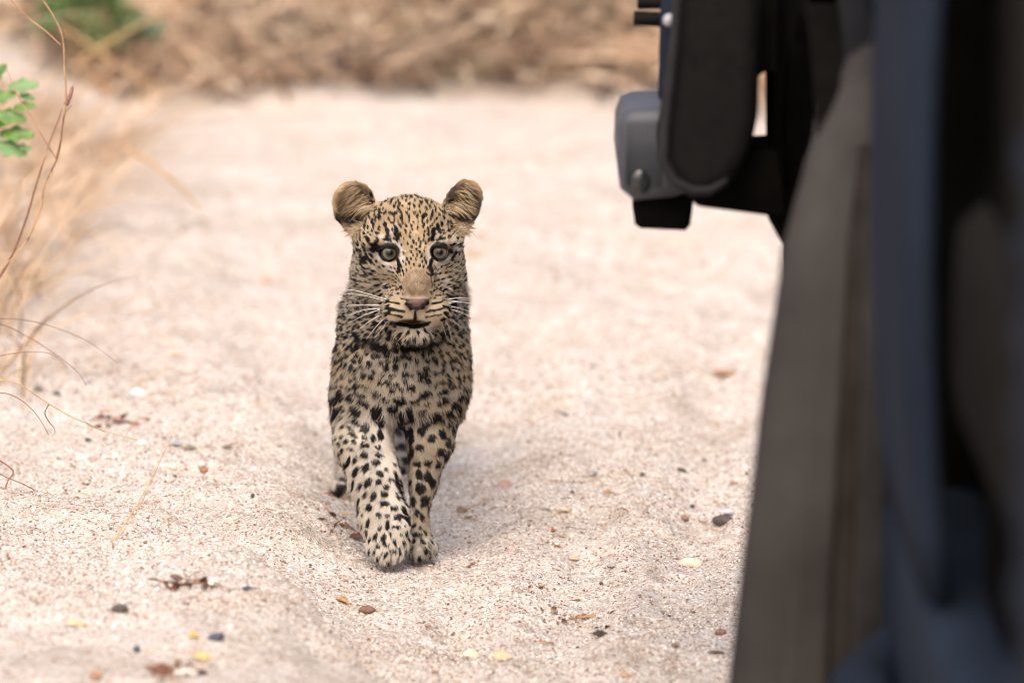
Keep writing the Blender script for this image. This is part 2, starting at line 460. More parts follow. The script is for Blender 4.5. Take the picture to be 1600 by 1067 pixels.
# light smoothing keeps the surface free of grid steps
def smooth_v(V, F, it=2, lam=0.5):
    e = np.concatenate([F[:, [0, 1]], F[:, [1, 2]], F[:, [2, 3]], F[:, [3, 0]]]); e = np.concatenate([e, e[:, ::-1]])
    n = np.bincount(e[:, 0], minlength=len(V)).astype(float)
    for _ in range(it):
        s = np.stack([np.bincount(e[:, 0], V[e[:, 1], q], minlength=len(V)) for q in range(3)], 1)
        V = V + lam * (s / np.maximum(n, 1)[:, None] - V)
    return V
BV = smooth_v(BV, BF, 2)

# ---- coat colour as a function of the place on the skin
C1 = lambda x, y: (500 + x / 3.557, 260 + y / 3.557)
C6 = lambda x, y: (580 + x / 6.279, 370 + y / 6.279)
def seg_d(u, v, pts):
    best = np.full(len(u), 1e9)
    if len(pts) == 1: return np.hypot(u - pts[0][0], v - pts[0][1])
    for (x0, y0), (x1, y1) in zip(pts[:-1], pts[1:]):
        dx, dy = x1 - x0, y1 - y0
        h = np.clip(((u - x0) * dx + (v - y0) * dy) / (dx * dx + dy * dy + 1e-9), 0, 1)
        best = np.minimum(best, np.hypot(u - x0 - h * dx, v - y0 - h * dy))
    return best
BLACK = np.array((0.006, 0.005, 0.005)); WHITE = np.array(lin(226, 214, 200)); CREAM = np.array(lin(200, 184, 158))
TAN = np.array(lin(178, 153, 112)); GREY = np.array(lin(150, 138, 120)); DKTAN = np.array(lin(160, 122, 78))
def S(cf, w, *p): return ([cf(*q) for q in p], w)
f1 = 3.557; f6 = 6.279
face_white = [S(C1, 15 / f1, (398, 350), (412, 400), (452, 470), (462, 535)), S(C1, 13 / f1, (650, 365), (628, 425), (602, 490), (598, 540)),
              S(C1, 9 / f1, (330, 500), (350, 540), (400, 552), (432, 535)), S(C1, 9 / f1, (630, 545), (680, 545), (716, 505)),
              S(C1, 22 / f1, (385, 580), (410, 575)), S(C1, 20 / f1, (650, 575), (665, 620)),
              S(C1, 24 / f1, (370, 655), (350, 690)), S(C1, 20 / f1, (690, 640), (700, 690)),
              S(C1, 13 / f1, (340, 395), (400, 425)), S(C1, 14 / f1, (640, 385), (700, 420)), S(C1, 22 / f1, (750, 420), (760, 480)),
              S(C6, 34 / f6, (470, 925), (560, 905)), S(C6, 22 / f6, (560, 900), (585, 850))]
face_black = [S(C1, 12 / f1, (338, 455), (300, 468)), S(C1, 10 / f1, (312, 425), (300, 460)), S(C1, 9 / f1, (434, 520), (447, 560), (440, 590)),
              S(C1, 9 / f1, (618, 520), (611, 560), (622, 600)), S(C1, 8 / f1, (706, 462), (728, 482)),
              S(C1, 11 / f1, (425, 350), (434, 408)), S(C1, 10 / f1, (627, 352), (621, 412)), S(C1, 9 / f1, (374, 368), (380, 388)),
              S(C1, 6 / f1, (350, 408), (398, 412)), S(C1, 7 / f1, (648, 412), (690, 402)), S(C1, 8 / f1, (655, 352), (668, 358)),
              S(C1, 9 / f1, (318, 376)), S(C1, 8 / f1, (410, 318)), S(C1, 8 / f1, (445, 330)), S(C1, 8 / f1, (354, 270)), S(C1, 10 / f1, (410, 268), (425, 262)),
              S(C1, 9 / f1, (220, 470)), S(C1, 9 / f1, (250, 455)), S(C1, 14 / f1, (240, 530), (262, 515)), S(C1, 10 / f1, (246, 572)), S(C1, 12 / f1, (262, 615)),
              S(C6, 10 / f6, (160, 632), (280, 658)), S(C6, 11 / f6, (158, 700), (325, 732)), S(C6, 8 / f6, (148, 745), (300, 780)),
              S(C6, 9 / f6, (150, 572)), S(C6, 9 / f6, (200, 578)), S(C6, 10 / f6, (592, 656), (710, 632)), S(C6, 11 / f6, (540, 738), (705, 698)),
              S(C6, 7 / f6, (530, 786), (680, 760)), S(C6, 8 / f6, (650, 578)), S(C6, 7 / f6, (615, 600)), S(C6, 12 / f6, (293, 500), (293, 516)),
              S(C6, 5 / f6, (297, 600), (340, 622), (400, 618)), S(C6, 5 / f6, (580, 598), (555, 624), (500, 618)),
              S(C6, 17 / f6, (350, 648), (396, 698)), S(C6, 16 / f6, (546, 642), (492, 696)), S(C6, 12 / f6, (438, 700), (432, 800)), S(C6, 8 / f6, (400, 700), (470, 702)),
              S(C6, 6 / f6, (545, 350), (580, 400), (585, 440)),
              S(C6, 16 / f6, (205, 840), (290, 858), (420, 880), (540, 862), (575, 838)), S(C6, 17 / f6, (215, 840), (235, 870)),
              S(C1, 9 / f1, (395, 930)), S(C1, 8 / f1, (350, 930)),
              S(C1, 15 / f1, (735, 735), (730, 770)), S(C1, 13 / f1, (200, 870), (235, 915))]
C7 = lambda x, y: (540 + x / 7.624, 760 + y / 7.624)
toe_lines = [S(C7, 1.3, (810, 650), (802, 760), (808, 870)), S(C7, 1.3, (985, 660), (1000, 760), (1010, 850)), S(C7, 2.2, (790, 545), (850, 580), (895, 605)),
             S(C7, 1.2, (430, 770), (405, 850), (380, 920)), S(C7, 1.2, (545, 800), (540, 880), (520, 940)), S(C7, 1.0, (640, 790), (630, 850), (610, 905)),
             S(C7, 1.1, (560, 640), (620, 715), (700, 700)), S(C7, 2.0, (430, 925), (480, 950), (540, 945))]  # shade in the gaps between toes drawn as dark strokes
collar = [S(C1, 24 / f1, (205, 935), (260, 975), (340, 998), (450, 1000), (560, 985), (650, 955), (695, 920))]
NOSE_C = C6(445, 662)

def coat_base(P, Nn):
    u, v = UV(P); n = noise3(P, 60, 3); n2 = noise3(P, 220, 4)
    uu = u + (n2 - .5) * 3.0; vv = v + (noise3(P, 200, 5) - .5) * 3.0
    y = P[:, 1]
    face = sstep(7.035, 6.99, y) * sstep(548, 530, v) * sstep(1.12, .98, np.hypot((u - 641) / 92, (v - 430) / 128))
    col = np.tile(GREY, (len(P), 1))
    def mixc(c, m):
        nonlocal col
        col = col * (1 - m[:, None]) + np.asarray(c) * m[:, None]
    mixc(TAN, sstep(.35, .75, n) * .55)                              # warm patches on the trunk
    mixc(CREAM, face * .45); mixc(TAN, face * sstep(500, 420, v) * .75)
    mixc(TAN, face * np.exp(-((u - 645) / 40) ** 2 - ((v - 350) / 50) ** 2) * .8)
    mixc(GREY, face * sstep(608, 585, u) * sstep(370, 400, v) * .75); mixc(GREY, face * sstep(688, 705, u) * sstep(370, 400, v) * .75)
    # throat and chest lighter in the middle, legs pale
    chest = sstep(7.16, 7.05, y) * sstep(540, 600, v)
    mixc(lin(182, 170, 152), chest * np.exp(-((u - 628) / 45) ** 2) * .8)
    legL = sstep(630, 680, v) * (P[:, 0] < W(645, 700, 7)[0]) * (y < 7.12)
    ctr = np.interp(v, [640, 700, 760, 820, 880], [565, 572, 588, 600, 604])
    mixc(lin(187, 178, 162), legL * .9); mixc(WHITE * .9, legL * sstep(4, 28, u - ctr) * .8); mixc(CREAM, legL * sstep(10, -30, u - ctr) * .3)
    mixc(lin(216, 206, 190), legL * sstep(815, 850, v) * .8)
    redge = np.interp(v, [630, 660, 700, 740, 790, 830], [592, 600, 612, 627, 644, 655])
    mixc(lin(132, 120, 106), legL * sstep(-4, 4, u - redge)); mixc(WHITE, legL * np.exp(-((u - 613) / 6) ** 2 - ((v - 716) / 16) ** 2) * .8)  # gap between the legs darkened, shade put into the colour
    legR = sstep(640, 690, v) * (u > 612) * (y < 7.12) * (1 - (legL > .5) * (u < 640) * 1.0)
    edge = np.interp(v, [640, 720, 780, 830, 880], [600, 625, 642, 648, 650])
    mixc(lin(160, 145, 121), legR * sstep(0, 25, u - edge) * .8)  # standing leg darker, its shade mixed into the coat colour
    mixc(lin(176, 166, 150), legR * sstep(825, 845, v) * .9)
    mixc(WHITE * .8, sstep(7.10, 7.2, y) * sstep(660, 700, v) * .6)   # belly
    # ears
    for cx, cy, s in ((556, 326, 1), (722, 323, -1)):
        d = np.hypot((u - cx) / 38, (v - cy) / 50); m = (d < 1.12) * (y > 6.985) * sstep(380, 362, v) * 1.0
        outer = sstep(-4, 14, s * (u - (568 if s > 0 else 712))) ; m = m * (1 - outer * sstep(320, 345, v))
        mixc(lin(166, 132, 88), m)
        mixc(lin(84, 68, 50), m * sstep(.85, .6, d))
        mixc(lin(205, 178, 134), m * np.exp(-((d - .95) / .14) ** 2) * .7)
        mixc(lin(200, 184, 156), m * sstep(345, 362, v) * .7)
        dk = np.hypot((u - (553 if s > 0 else 725)) / 20, (v - (340 if s > 0 else 337)) / 12)
        mixc(BLACK * 2, m * sstep(1.15, .7, dk))  # shade of the ear hollow painted into the coat colour
        mixc(BLACK, (m > 0) * sstep(5.5, 2, seg_d(u, v, [(531, 340), (533, 358)] if s > 0 else [(741, 334), (741, 350)])))
    ear_back = sstep(7.03, 7.045, y) * sstep(378, 360, v) * (np.abs(Nn[:, 1]) > .3) * (Nn[:, 1] > 0)
    mixc(BLACK * 2, ear_back * .9)
    for pts, wd in face_white: mixc(WHITE * .72, face * sstep(wd * 1.3, wd * .35, seg_d(uu, vv, pts)) * .85)
    # bald looking bridge of the nose
    br = np.hypot((u - C6(450, 455)[0]) / 22.5, (v - C6(450, 455)[1]) / 23.5)
    mixc(lin(136, 114, 84), face * sstep(1.35, .70, br)); mixc(lin(104, 88, 68), (n2 * 1.2) * face * sstep(1., .5, np.hypot((u - 651) / 18, (v - 450) / 18)) * .6)
    mixc(lin(190, 168, 132), face * sstep(1.3, .8, np.hypot((u - 627) / 24, (v - 486) / 20)) * .7)
    mixc(lin(190, 168, 132), face * sstep(1.3, .8, np.hypot((u - 675) / 22, (v - 484) / 20)) * .7)
    nz = np.maximum(np.abs(u - NOSE_C[0]) / np.clip(20.5 - np.clip(v - 467, 0, 30) * .95, 3, 30), np.abs(v - 476) / 9.5)
    nose = face * sstep(1.08, .9, nz) * (y < 6.905)
    mixc(lin(96, 68, 60), nose)
    return col, face, nose, (u, v, uu, vv, chest, legL, legR, br)

def face_marks(P, face, g):
    u, v, uu, vv = g[:4]; b = np.zeros(len(P))
    for pts, wd in face_black: b = np.maximum(b, sstep(wd * 1.42, wd * .98, seg_d(uu, vv, pts)))
    for (ex, ey, d, r), (rx, ry) in zip(EYES, ((15.6, 13.8), (13.8, 13.6))):
        q = np.hypot((u - ex) / rx, (v - ey + .8) / ry); b = np.maximum(b, sstep(1.19, 1.08, q))
    b = b * face
    pw = (P[:, 1] < 7.06) & (v > 815)
    for pts, wd in toe_lines: b = np.maximum(b, pw * .7 * sstep(wd * 1.6, wd * .8, seg_d(uu, vv, pts)))
    cm = (P[:, 1] < 7.12) * np.clip(noise3(P, 150, 8) * .7 + .65, 0, 1)
    for pts, wd in collar: b = np.maximum(b, cm * sstep(wd * 1.3, wd * .6, seg_d(u, v + (noise3(P, 120, 9) - .5) * 16, pts)))
    return np.clip(b, 0, 1)

# overall brightness of the coat
def lift_coat(c):
    l = c.mean(1, keepdims=True)
    return np.clip((c * .86 + l * .14) * 1.02, 0, .88)
# vertex normals of the body
def vnormals(V, F):
    n = np.cross(V[F[:, 2]] - V[F[:, 0]], V[F[:, 3]] - V[F[:, 1]]); out = np.zeros_like(V)
    for k in range(4):
        for q in range(3): out[:, q] += np.bincount(F[:, k], n[:, q], minlength=len(V))
    return out / (np.linalg.norm(out, axis=1, keepdims=True) + 1e-12)
BN = vnormals(BV, BF)
print('body verts', len(BV), 'outward', np.mean(np.einsum('ij,ij->i', BN, BV - BV.mean(0))))
NOSE3 = L(652, 468, 128)
def flow_field(P, Nn):
    """direction the hair lies in"""
    u, v = UV(P); y = P[:, 1]
    headw = sstep(7.09, 7.03, y) * sstep(552, 520, v)
    fh = P - NOSE3; fh /= np.linalg.norm(fh, axis=1, keepdims=True) + 1e-9
    fb = np.stack([np.clip((u - 628) / 160, -.6, .6), 0.25 + sstep(7.1, 7.25, y) * 1.3, -1.0 + 0 * u], 1)
    fb /= np.linalg.norm(fb, axis=1, keepdims=True)
    earm = (v < 372) * ((u < 584) | (u > 700)) * (y > 6.98)
    fe = np.stack([np.where(u < 640, -.8, .8), -.25 + 0 * u, .5 + 0 * u], 1)
    f = fh * headw[:, None] + fb * (1 - headw)[:, None]
    f = np.where(earm[:, None], fe, f)
    f = f - np.einsum('ij,ij->i', f, Nn)[:, None] * Nn
    return f / (np.linalg.norm(f, axis=1, keepdims=True) + 1e-9)

# random points on the body
tri = np.concatenate([BF[:, [0, 1, 2]], BF[:, [0, 2, 3]]])
ar = np.linalg.norm(np.cross(BV[tri[:, 1]] - BV[tri[:, 0]], BV[tri[:, 2]] - BV[tri[:, 0]]), axis=1) / 2
def sample(n, weight=None):
    p = ar * (weight if weight is not None else 1); p = p / p.sum()
    ti = RNG.choice(len(tri), n, p=p); r1 = np.sqrt(RNG.random(n)); r2 = RNG.random(n)
    wts = np.stack([1 - r1, r1 * (1 - r2), r1 * r2], 1)[..., None]
    P = (BV[tri[ti]] * wts).sum(1); Nn = (BN[tri[ti]] * wts).sum(1)
    return P, Nn / (np.linalg.norm(Nn, axis=1, keepdims=True) + 1e-12)

# spots: thinned random points, size and spacing by region
def spot_params(P, Nn):
    u, v = UV(P); y = P[:, 1]
    R = np.full(len(P), 4.3); Sp = np.full(len(P), 12.0); E = np.full(len(P), 1.25)
    face = (y < 7.04) & (v < 540)
    fh = face & (v < 445)
    R = np.where(face, 2.9, R); Sp = np.where(face, 8.2, Sp); E = np.where(face, 1.25, E)
    cen = fh & (np.abs(u - 645) < 38) & (v < 440)
    R = np.where(cen, 1.8 + .5 * (v < 345), R); Sp = np.where(cen, 5.9 + .8 * (v < 345), Sp); E = np.where(cen, 1.8, E)
    und = face & (v > 410) & (v < 470) & ~cen
    R = np.where(und, 1.8, R); Sp = np.where(und, 5.6, Sp); E = np.where(und, 1.5, E)
    chest = (y < 7.12) & (v > 545) & (v < 640)
    R = np.where(chest, 3.7, R); Sp = np.where(chest, 10.6, Sp); E = np.where(chest, .8, E)
    leg = (y < 7.14) & (v >= 640)
    R = np.where(leg, 5.2, R); Sp = np.where(leg, 14.6, Sp); E = np.where(leg, 1.4, E)
    lr = leg & (u > 640); R = np.where(lr, 6.4, R); Sp = np.where(lr, 16.5, Sp)
    upp = (y < 7.14) & (v > 610) & (v < 680); R = np.where(upp, 6.6, R); Sp = np.where(upp, 17, Sp)
    paw = (y < 7.08) & (v > 832); R = np.where(paw, 3.2, R); Sp = np.where(paw, 13, Sp)
    back = y > 7.14; R = np.where(back, 7.0, R); Sp = np.where(back, 19, Sp)
    br = np.hypot((u - 651.6) / 22, (v - 447) / 22) < 1
    muz = face & (np.abs(u - 650) < 40) & (v > 462) & (v < 516)
    mid = (y < 7.2) & (np.abs(u - 612) < 10) & (v > 640) & (v < 740)
    ear = (v < 372) & ((u < 580) | (u > 704)) & (y > 6.98)
    ok = ~((br & face) | muz | mid | ear)
    for e in EYES: ok &= ~((np.hypot(u - e[0], v - e[1]) < 22) & face)
    return R * 1.2 * U, Sp * U, E, ok
CP, CN = sample(46000, np.where(BV[tri[:, 0], 1] < 7.14, 3.0, 1.0))
cr, cs, ce, ok = spot_params(CP, CN)
CP, CN, cr, cs, ce = CP[ok], CN[ok], cr[ok], cs[ok], ce[ok]
# leg and chest spots placed one by one: x, y, half width, half height
from mathutils.bvhtree import BVHTree
bvh = BVHTree.FromPolygons([Vector(p) for p in BV], [tuple(int(i) for i in f) for f in BF])
LEG_SPOTS = [(210,340,30,20),(232,272,28,10),(250,308,28,14),(150,328,20,12),(150,370,16,8),(215,392,34,10),(120,420,16,12),(155,408,10,12),(190,420,22,8),(200,447,20,8),
(155,452,12,8),(172,475,12,12),(205,478,12,8),(125,465,12,14),(140,488,12,12),(252,458,14,8),(256,490,20,11),(195,510,20,9),(153,518,10,14),(252,533,16,17),(210,553,12,20),
(180,565,11,28),(310,500,14,8),(315,535,16,10),(298,566,18,12),(148,575,9,20),(257,592,16,22),(318,615,18,14),(345,597,12,9),(212,610,14,24),(172,633,12,20),(313,653,16,12),
(265,655,16,24),(366,642,18,10),(200,665,9,28),(232,672,9,18),(348,672,14,12),(258,705,10,16),(338,706,16,12),(290,715,13,24),(395,718,11,18),(342,747,18,12),(272,764,17,18),
(382,766,18,12),(240,797,12,10),(312,795,13,10),(350,800,10,10),(400,805,26,13),(352,838,9,22),(395,850,18,9),(266,835,11,22),(317,857,8,14),(366,880,7,10),(300,890,10,16),
(275,905,8,14),(335,898,12,20),(345,925,16,10),(310,935,10,14),(378,957,14,8),(408,968,8,8),(255,915,9,14),(410,880,8,5),(430,843,10,5),(225,735,9,16),(215,770,8,14),(240,850,8,14),
(517,265,32,14),(600,255,32,14),(470,300,22,10),(595,300,30,14),(345,290,20,9),(525,310,14,10),(560,370,44,24),(505,345,26,9),(500,430,20,18),(455,425,16,14),(548,460,20,18),
(492,500,22,14),(480,572,20,16),(530,568,18,16),(585,520,20,18),(445,550,14,16),(412,545,14,12),(414,600,12,14),(445,618,18,14),(490,618,16,22),(530,628,18,28),(575,575,18,24),
(452,655,12,14),(495,682,22,28),(550,655,18,22),(440,700,14,16),(465,740,16,24),(518,735,22,28),(480,785,12,18),(502,805,10,18),(470,840,10,10),(495,855,8,10),(480,882,20,10),
(425,480,14,14),(380,530,10,14),(380,575,10,9),(620,480,20,24),(640,430,14,24),(625,400,18,16),(655,400,12,20),(395,440,10,18),
(235,115,12,18),(220,95,10,14),(325,130,10,12),(372,185,18,8),(330,182,16,8),(262,85,12,14),(560,115,12,20),(598,130,14,12),(520,155,14,12),(455,185,12,9),(300,262,26,9),(390,225,16,8),
(575,215,24,10),(640,235,16,10),(160,185,14,12),(215,200,16,10),(250,235,22,8),(180,240,16,9),(430,140,9,12),(480,120,9,14),(640,150,12,14),(660,195,14,12),(150,140,10,14),(190,150,10,14)]
XP, XN, XA, XB = [], [], [], []
o0 = Vector((0, 0, CAM_H))
for x, y, rx, ry in LEG_SPOTS:
    d = Vector(W(480 + x / 2.807, 520 + y / 2.807, 7.0)) - o0
    h, n, _, _ = bvh.ray_cast(o0, d.normalized())
    if h is None or h.y > 7.2: continue
    XP.append(h); XN.append(n if n.y < 0 else -n); XA.append(ry / 2.807 * U * 1.13); XB.append(rx / 2.807 * U * 1.13)
XP, XN, XA, XB = np.array(XP), np.array(XN), np.array(XA), np.array(XB)
for i in range(len(CP)):
    d2 = ((XP - CP[i]) ** 2).sum(1); j = d2.argmin()
    if d2[j] < (max(XA[j], XB[j]) * 1.0 + cr[i] * 1.15) ** 2: cs[i] = -1
kk = cs > 0
CP, CN, cr, cs, ce = CP[kk], CN[kk], cr[kk], cs[kk], ce[kk]
cell = {}; chosen = []
G0 = 0.02
for i in range(len(CP)):
    p = CP[i]; key = tuple((p / G0).astype(int)); s = cs[i] * (0.86 + .28 * random.random()); good = True
    for a in (-1, 0, 1):
        for b in (-1, 0, 1):
            for c in (-1, 0, 1):
                for j in cell.get((key[0] + a, key[1] + b, key[2] + c), ()):
                    q = CP[j] - p
                    if q @ q < s * s and CN[i] @ CN[j] > 0: good = False; break
                if not good: break
            if not good: break
        if not good: break
    if good: cell.setdefault(key, []).append(i); chosen.append(i)
SPc, SNc, SRc, SEc = CP[chosen], CN[chosen], cr[chosen] * RNG.uniform(.85, 1.3, len(chosen)), ce[chosen]
SAc, SBc = SRc * SEc ** .5 * 1.1, SRc / SEc ** .5 * 1.05
SPc = np.vstack([XP, SPc]); SNc = np.vstack([XN, SNc]); SAc = np.concatenate([XA, SAc]); SBc = np.concatenate([XB, SBc])
SFc = flow_field(SPc, SNc)
from mathutils.kdtree import KDTree
kd = KDTree(len(SPc))
for i, p in enumerate(SPc): kd.insert(Vector(p), i)
kd.balance()
print('spots', len(SPc))
def spot_mask(P):
    n1 = noise3(P, 330, 12); n3 = noise3(P, 140, 13)
    out = np.zeros(len(P)); K = 3
    idx = np.zeros((len(P), K), int)
    for i, p in enumerate(P):
        r = kd.find_n(p, K)
        for k in range(K): idx[i, k] = r[k][1]
    for k in range(K):
        j = idx[:, k]; d = P - SPc[j]; al = np.einsum('ij,ij->i', d, SFc[j])
        pe = np.sqrt(np.maximum(np.einsum('ij,ij->i', d, d) - al * al, 0))
        q = np.sqrt((al / SAc[j]) ** 2 + (pe / SBc[j]) ** 2)
        q = q + (n1 - .5) * .55 + (n3 - .5) * .35
        out = np.maximum(out, sstep(1.08, .90, q))
    return out

def coat(P, Nn):
    col, face, nose, g = coat_base(P, Nn)
    b = face_marks(P, face, g)
    u, v = g[0], g[1]
    sp = spot_mask(P)
    sp = sp * (1 - face * sstep(1.1, .9, g[7])) * (1 - nose)
    b = np.maximum(b, sp)
    # nostrils stay dark, the pad itself pink
    b = np.where(nose > .5, b * .85, b)
    col = lift_coat(col) * (1 - b[:, None]) + BLACK * b[:, None]
    return col, face, nose, g, b
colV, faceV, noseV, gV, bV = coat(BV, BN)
tongue = faceV * sstep(1.1, .6, np.hypot((gV[0] - 646) / 14, (gV[1] - 503) / 3.2)) * (BV[:, 1] > 6.90)
colV = colV * (1 - tongue[:, None]) + np.array(lin(120, 70, 66)) * tongue[:, None]

t = NT('leopard_skin'); a = t.node('ShaderNodeAttribute'); a.attribute_name = 'col'
t.link(a.outputs['Color'], t.b.inputs['Base Color'])
t.b.inputs['Roughness'].default_value = 0.55; t.b.inputs['Specular IOR Level'].default_value = 0.35
t.bump(t.noise(900, 3, 0.6, t.obj()), 0.5, 0.0006)
cub = mesh_np('leopard_cub', BV, BF, t.m, col=colV)
tag(cub, 'spotted leopard cub walking towards the camera with one front paw lifted', 'leopard')

# ---- fur
def build_curves(name, P0, D0, Nn, length, width, col, mat, parent, seg=4, droop=0.0):
    n = len(P0); pts = np.zeros((n, seg + 1, 3), np.float32)
    for s in range(seg + 1):
        tt = s / seg
        lift = Nn * (np.sin(tt * 1.2) * .42)[..., None] if np.ndim(tt) else Nn * (sin(tt * 1.25) * .40)
        pts[:, s] = P0 + (D0 * tt + lift * (1 - tt * .35)) * length[:, None] + np.array((0, 0, -1)) * (droop * tt * tt) * length[:, None]
    hc = bpy.data.hair_curves.new(name); hc.add_curves([seg + 1] * n)
    hc.attributes['position'].data.foreach_set('vector', pts.ravel())
    ra = hc.attributes.get('radius') or hc.attributes.new('radius', 'FLOAT', 'POINT')
    tp = np.array([1 - .85 * (s / seg) ** 1.5 for s in range(seg + 1)])
    ra.data.foreach_set('value', (width[:, None] * tp[None]).astype(np.float32).ravel())
    ca = hc.attributes.new('col', 'FLOAT_COLOR', 'CURVE')
    ca.data.foreach_set('color', np.hstack([col, np.ones((n, 1))]).astype(np.float32).ravel())
    hc.materials.append(mat)
    o = bpy.data.objects.new(name, hc); C.objects.link(o); o.parent = parent
    return o
tc = BV[tri].mean(1); tu, tv = UV(tc); tn = BN[tri[:, 0]]
wt = np.where(tn[:, 1] < .25, 1.0, .25) * np.where(tc[:, 1] < 7.2, 1.0, .35)
wt *= 1 + 2.2 * ((tc[:, 1] < 7.03) & (tv < 545)) * (tn[:, 1] < .4)
NH = 270000
HP, HN = sample(NH, wt)
hu, hv = UV(HP); hy = HP[:, 1]
hf = (hy < 7.035) & (hv < 545)
length = np.full(NH, 0.0125)
length = np.where(hf, 0.0044, length)
neck = (hy < 7.2) & (hv >= 500) & (hv < 640) & ~(hf & (hv < 520)); length = np.where(neck, 0.0072, length)
ck = hf & ((np.abs(hu - 645) > 52) & (hv > 420)); length = np.where(ck, 0.0062, length)
cen = hf & (np.abs(hu - 648) < 42) & (hv > 345) & (hv < 500); length = np.where(cen, 0.0028, length)
br = hf & (np.hypot((hu - 651) / 26, (hv - 446) / 30) < 1); length = np.where(br, 0.0022, length)
muz = hf & (np.hypot((hu - 650) / 44, (hv - 487) / 26) < 1) & ~br; length = np.where(muz, 0.0023, length)
for e in EYES: length = np.where(hf & (np.hypot(hu - e[0], hv - e[1]) < 25), 0.0026, length)
leg = (hy < 7.14) & (hv > 655); length = np.where(leg, 0.0052, length)
length = np.where((hy < 7.1) & (hv > 825), 0.006, length)
earm = (hv < 370) & ((hu < 582) | (hu > 702)) & (hy > 6.98); length = np.where(earm, 0.0055, length)
length = np.where(earm & (hv < 300), 0.004, length)
length = length * (0.65 + .6 * RNG.random(NH)) * (0.8 + .4 * noise3(HP, 120, 41))
D = flow_field(HP, HN)
jit = np.stack([noise3(HP, 260, 42 + q) - .5 for q in range(3)], 1) * .9 + np.stack([noise3(HP, 90, 52 + q) - .5 for q in range(3)], 1) * .8
D = D + jit + RNG.normal(0, .13, (NH, 3)); D /= np.linalg.norm(D, axis=1, keepdims=True)
jn = HN * (.6 + .5 * RNG.random((NH, 1)))
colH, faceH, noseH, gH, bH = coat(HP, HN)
dead = (noseH > .3)
for e, (rx, ry) in zip(EYES, ((15.6, 13.8), (13.8, 13.6))): dead |= (np.hypot((hu - e[0]) / rx, (hv - e[1]) / ry) < 1.12) & (hy < 7.0)
dead |= hf & (seg_d(hu, hv, [C6(230, 850), C6(420, 872), C6(560, 850)]) < 4.2)
dead |= hf & (np.hypot((hu - 645) / 22, (hv - 505) / 5) < 1)
k = ~dead
br_ = 0.86 + .30 * RNG.random((NH, 1)) + .12 * (noise3(HP, 40, 61)[:, None] - .5)
colH = np.clip(colH * br_, 0, 1)
pale = (RNG.random(NH) < .05) & (bH < .3); colH[pale] = colH[pale] * .5 + WHITE * .5
ph = NT('fur_hair'); a = ph.node('ShaderNodeAttribute'); a.attribute_name = 'col'
ph.link(a.outputs['Color'], ph.b.inputs['Base Color'])
ph.b.inputs['Roughness'].default_value = 0.5; ph.b.inputs['Specular IOR Level'].default_value = 0.12
wid = np.where(length < .005, .00016, .00019) * (0.8 + .4 * RNG.random(NH))
fur = build_curves('fur', HP[k], D[k], jn[k], length[k], wid[k], colH[k], ph.m, cub)
# long pale hairs across the ear openings
EP, EN = sample(160000)
eu, ev = UV(EP)
le = np.hypot((eu - 562) / 27, (ev - 328) / 44) < 1; re_ = np.hypot((eu - 717) / 24, (ev - 326) / 44) < 1
m = (le | re_) & (EN[:, 1] < .1) & (EP[:, 1] > 6.97) & (EP[:, 1] < 7.05)
sg = np.where(eu < 640, 1.0, -1.0); xo = np.where(eu < 640, eu - 556, 722 - eu)
topm = (ev < 330) & (xo > -12); lowm = ev > 350
m &= topm | lowm
EP, EN, sg, topm, lowm = EP[m][:1700], EN[m][:1700], sg[m][:1700], topm[m][:1700], lowm[m][:1700]; ne = len(EP)
ed = np.where(topm[:, None], np.stack([-.9 * sg, -.35 + 0 * sg, -.30 + RNG.normal(0, .25, ne)], 1), np.stack([-.75 * sg, -.3 + 0 * sg, .25 + RNG.normal(0, .35, ne)], 1))
ed /= np.linalg.norm(ed, axis=1, keepdims=True)
ep = np.array([lin(214, 190, 148), lin(150, 120, 82), lin(228, 214, 186), lin(96, 76, 54)])[RNG.choice(4, ne, p=[.28, .27, .15, .30])]
build_curves('ear_hair', EP, ed, EN, np.where(topm, .017, .011) * (.5 + .7 * RNG.random(ne)), np.full(ne, .00017), ep * (.8 + .3 * RNG.random((ne, 1))), ph.m, cub, droop=.3)

# ---- eyes
for (ex, ey, ed_, r), gaze in zip(EYES, (0, 0)):
    t = NT('eye'); v = t.obj()
    sx = t.node('ShaderNodeSeparateXYZ'); t.link(v, sx.inputs[0])
    cb = t.node('ShaderNodeCombineXYZ'); t.link(sx.outputs[0], cb.inputs[0]); t.link(sx.outputs[2], cb.inputs[2])
    ln = t.node('ShaderNodeVectorMath', operation='LENGTH'); t.link(cb.outputs[0], ln.inputs[0])
    rr = r * U
    md = t.node('ShaderNodeMath', operation='DIVIDE'); t.link(ln.outputs['Value'], md.inputs[0]); md.inputs[1].default_value = rr
    fib = t.noise(1600, 4, .7, v)
    ir = t.ramp(md.outputs[0], [(0.0, (0.004, .004, .004)), (.31, (.004, .004, .004)), (.36, lin(48, 45, 36)), (.5, lin(80, 77, 62)),
                                (.66, lin(112, 106, 86)), (.78, lin(40, 34, 26)), (.86, (.006, .005, .005)), (1, (.006, .005, .005))])
    fm = t.ramp(fib, [(.3, (.7, .7, .7)), (.7, (1.15, 1.15, 1.1))])
    t.link(t.mix(.8, ir, fm, 'MULTIPLY'), t.b.inputs['Base Color'])
    t.b.inputs['Roughness'].default_value = .25; t.b.inputs['Coat Weight'].default_value = .35; t.b.inputs['Coat Roughness'].default_value = .02; t.b.inputs['Specular IOR Level'].default_value = .15
    bm = bmesh.new(); bmesh.ops.create_uvsphere(bm, u_segments=40, v_segments=24, radius=rr)
    o = bm_obj('eye', bm, t.m, cub, True)
    o.location = L(ex, ey, ed_); o.rotation_euler = (radians(-11), 0, radians(4))

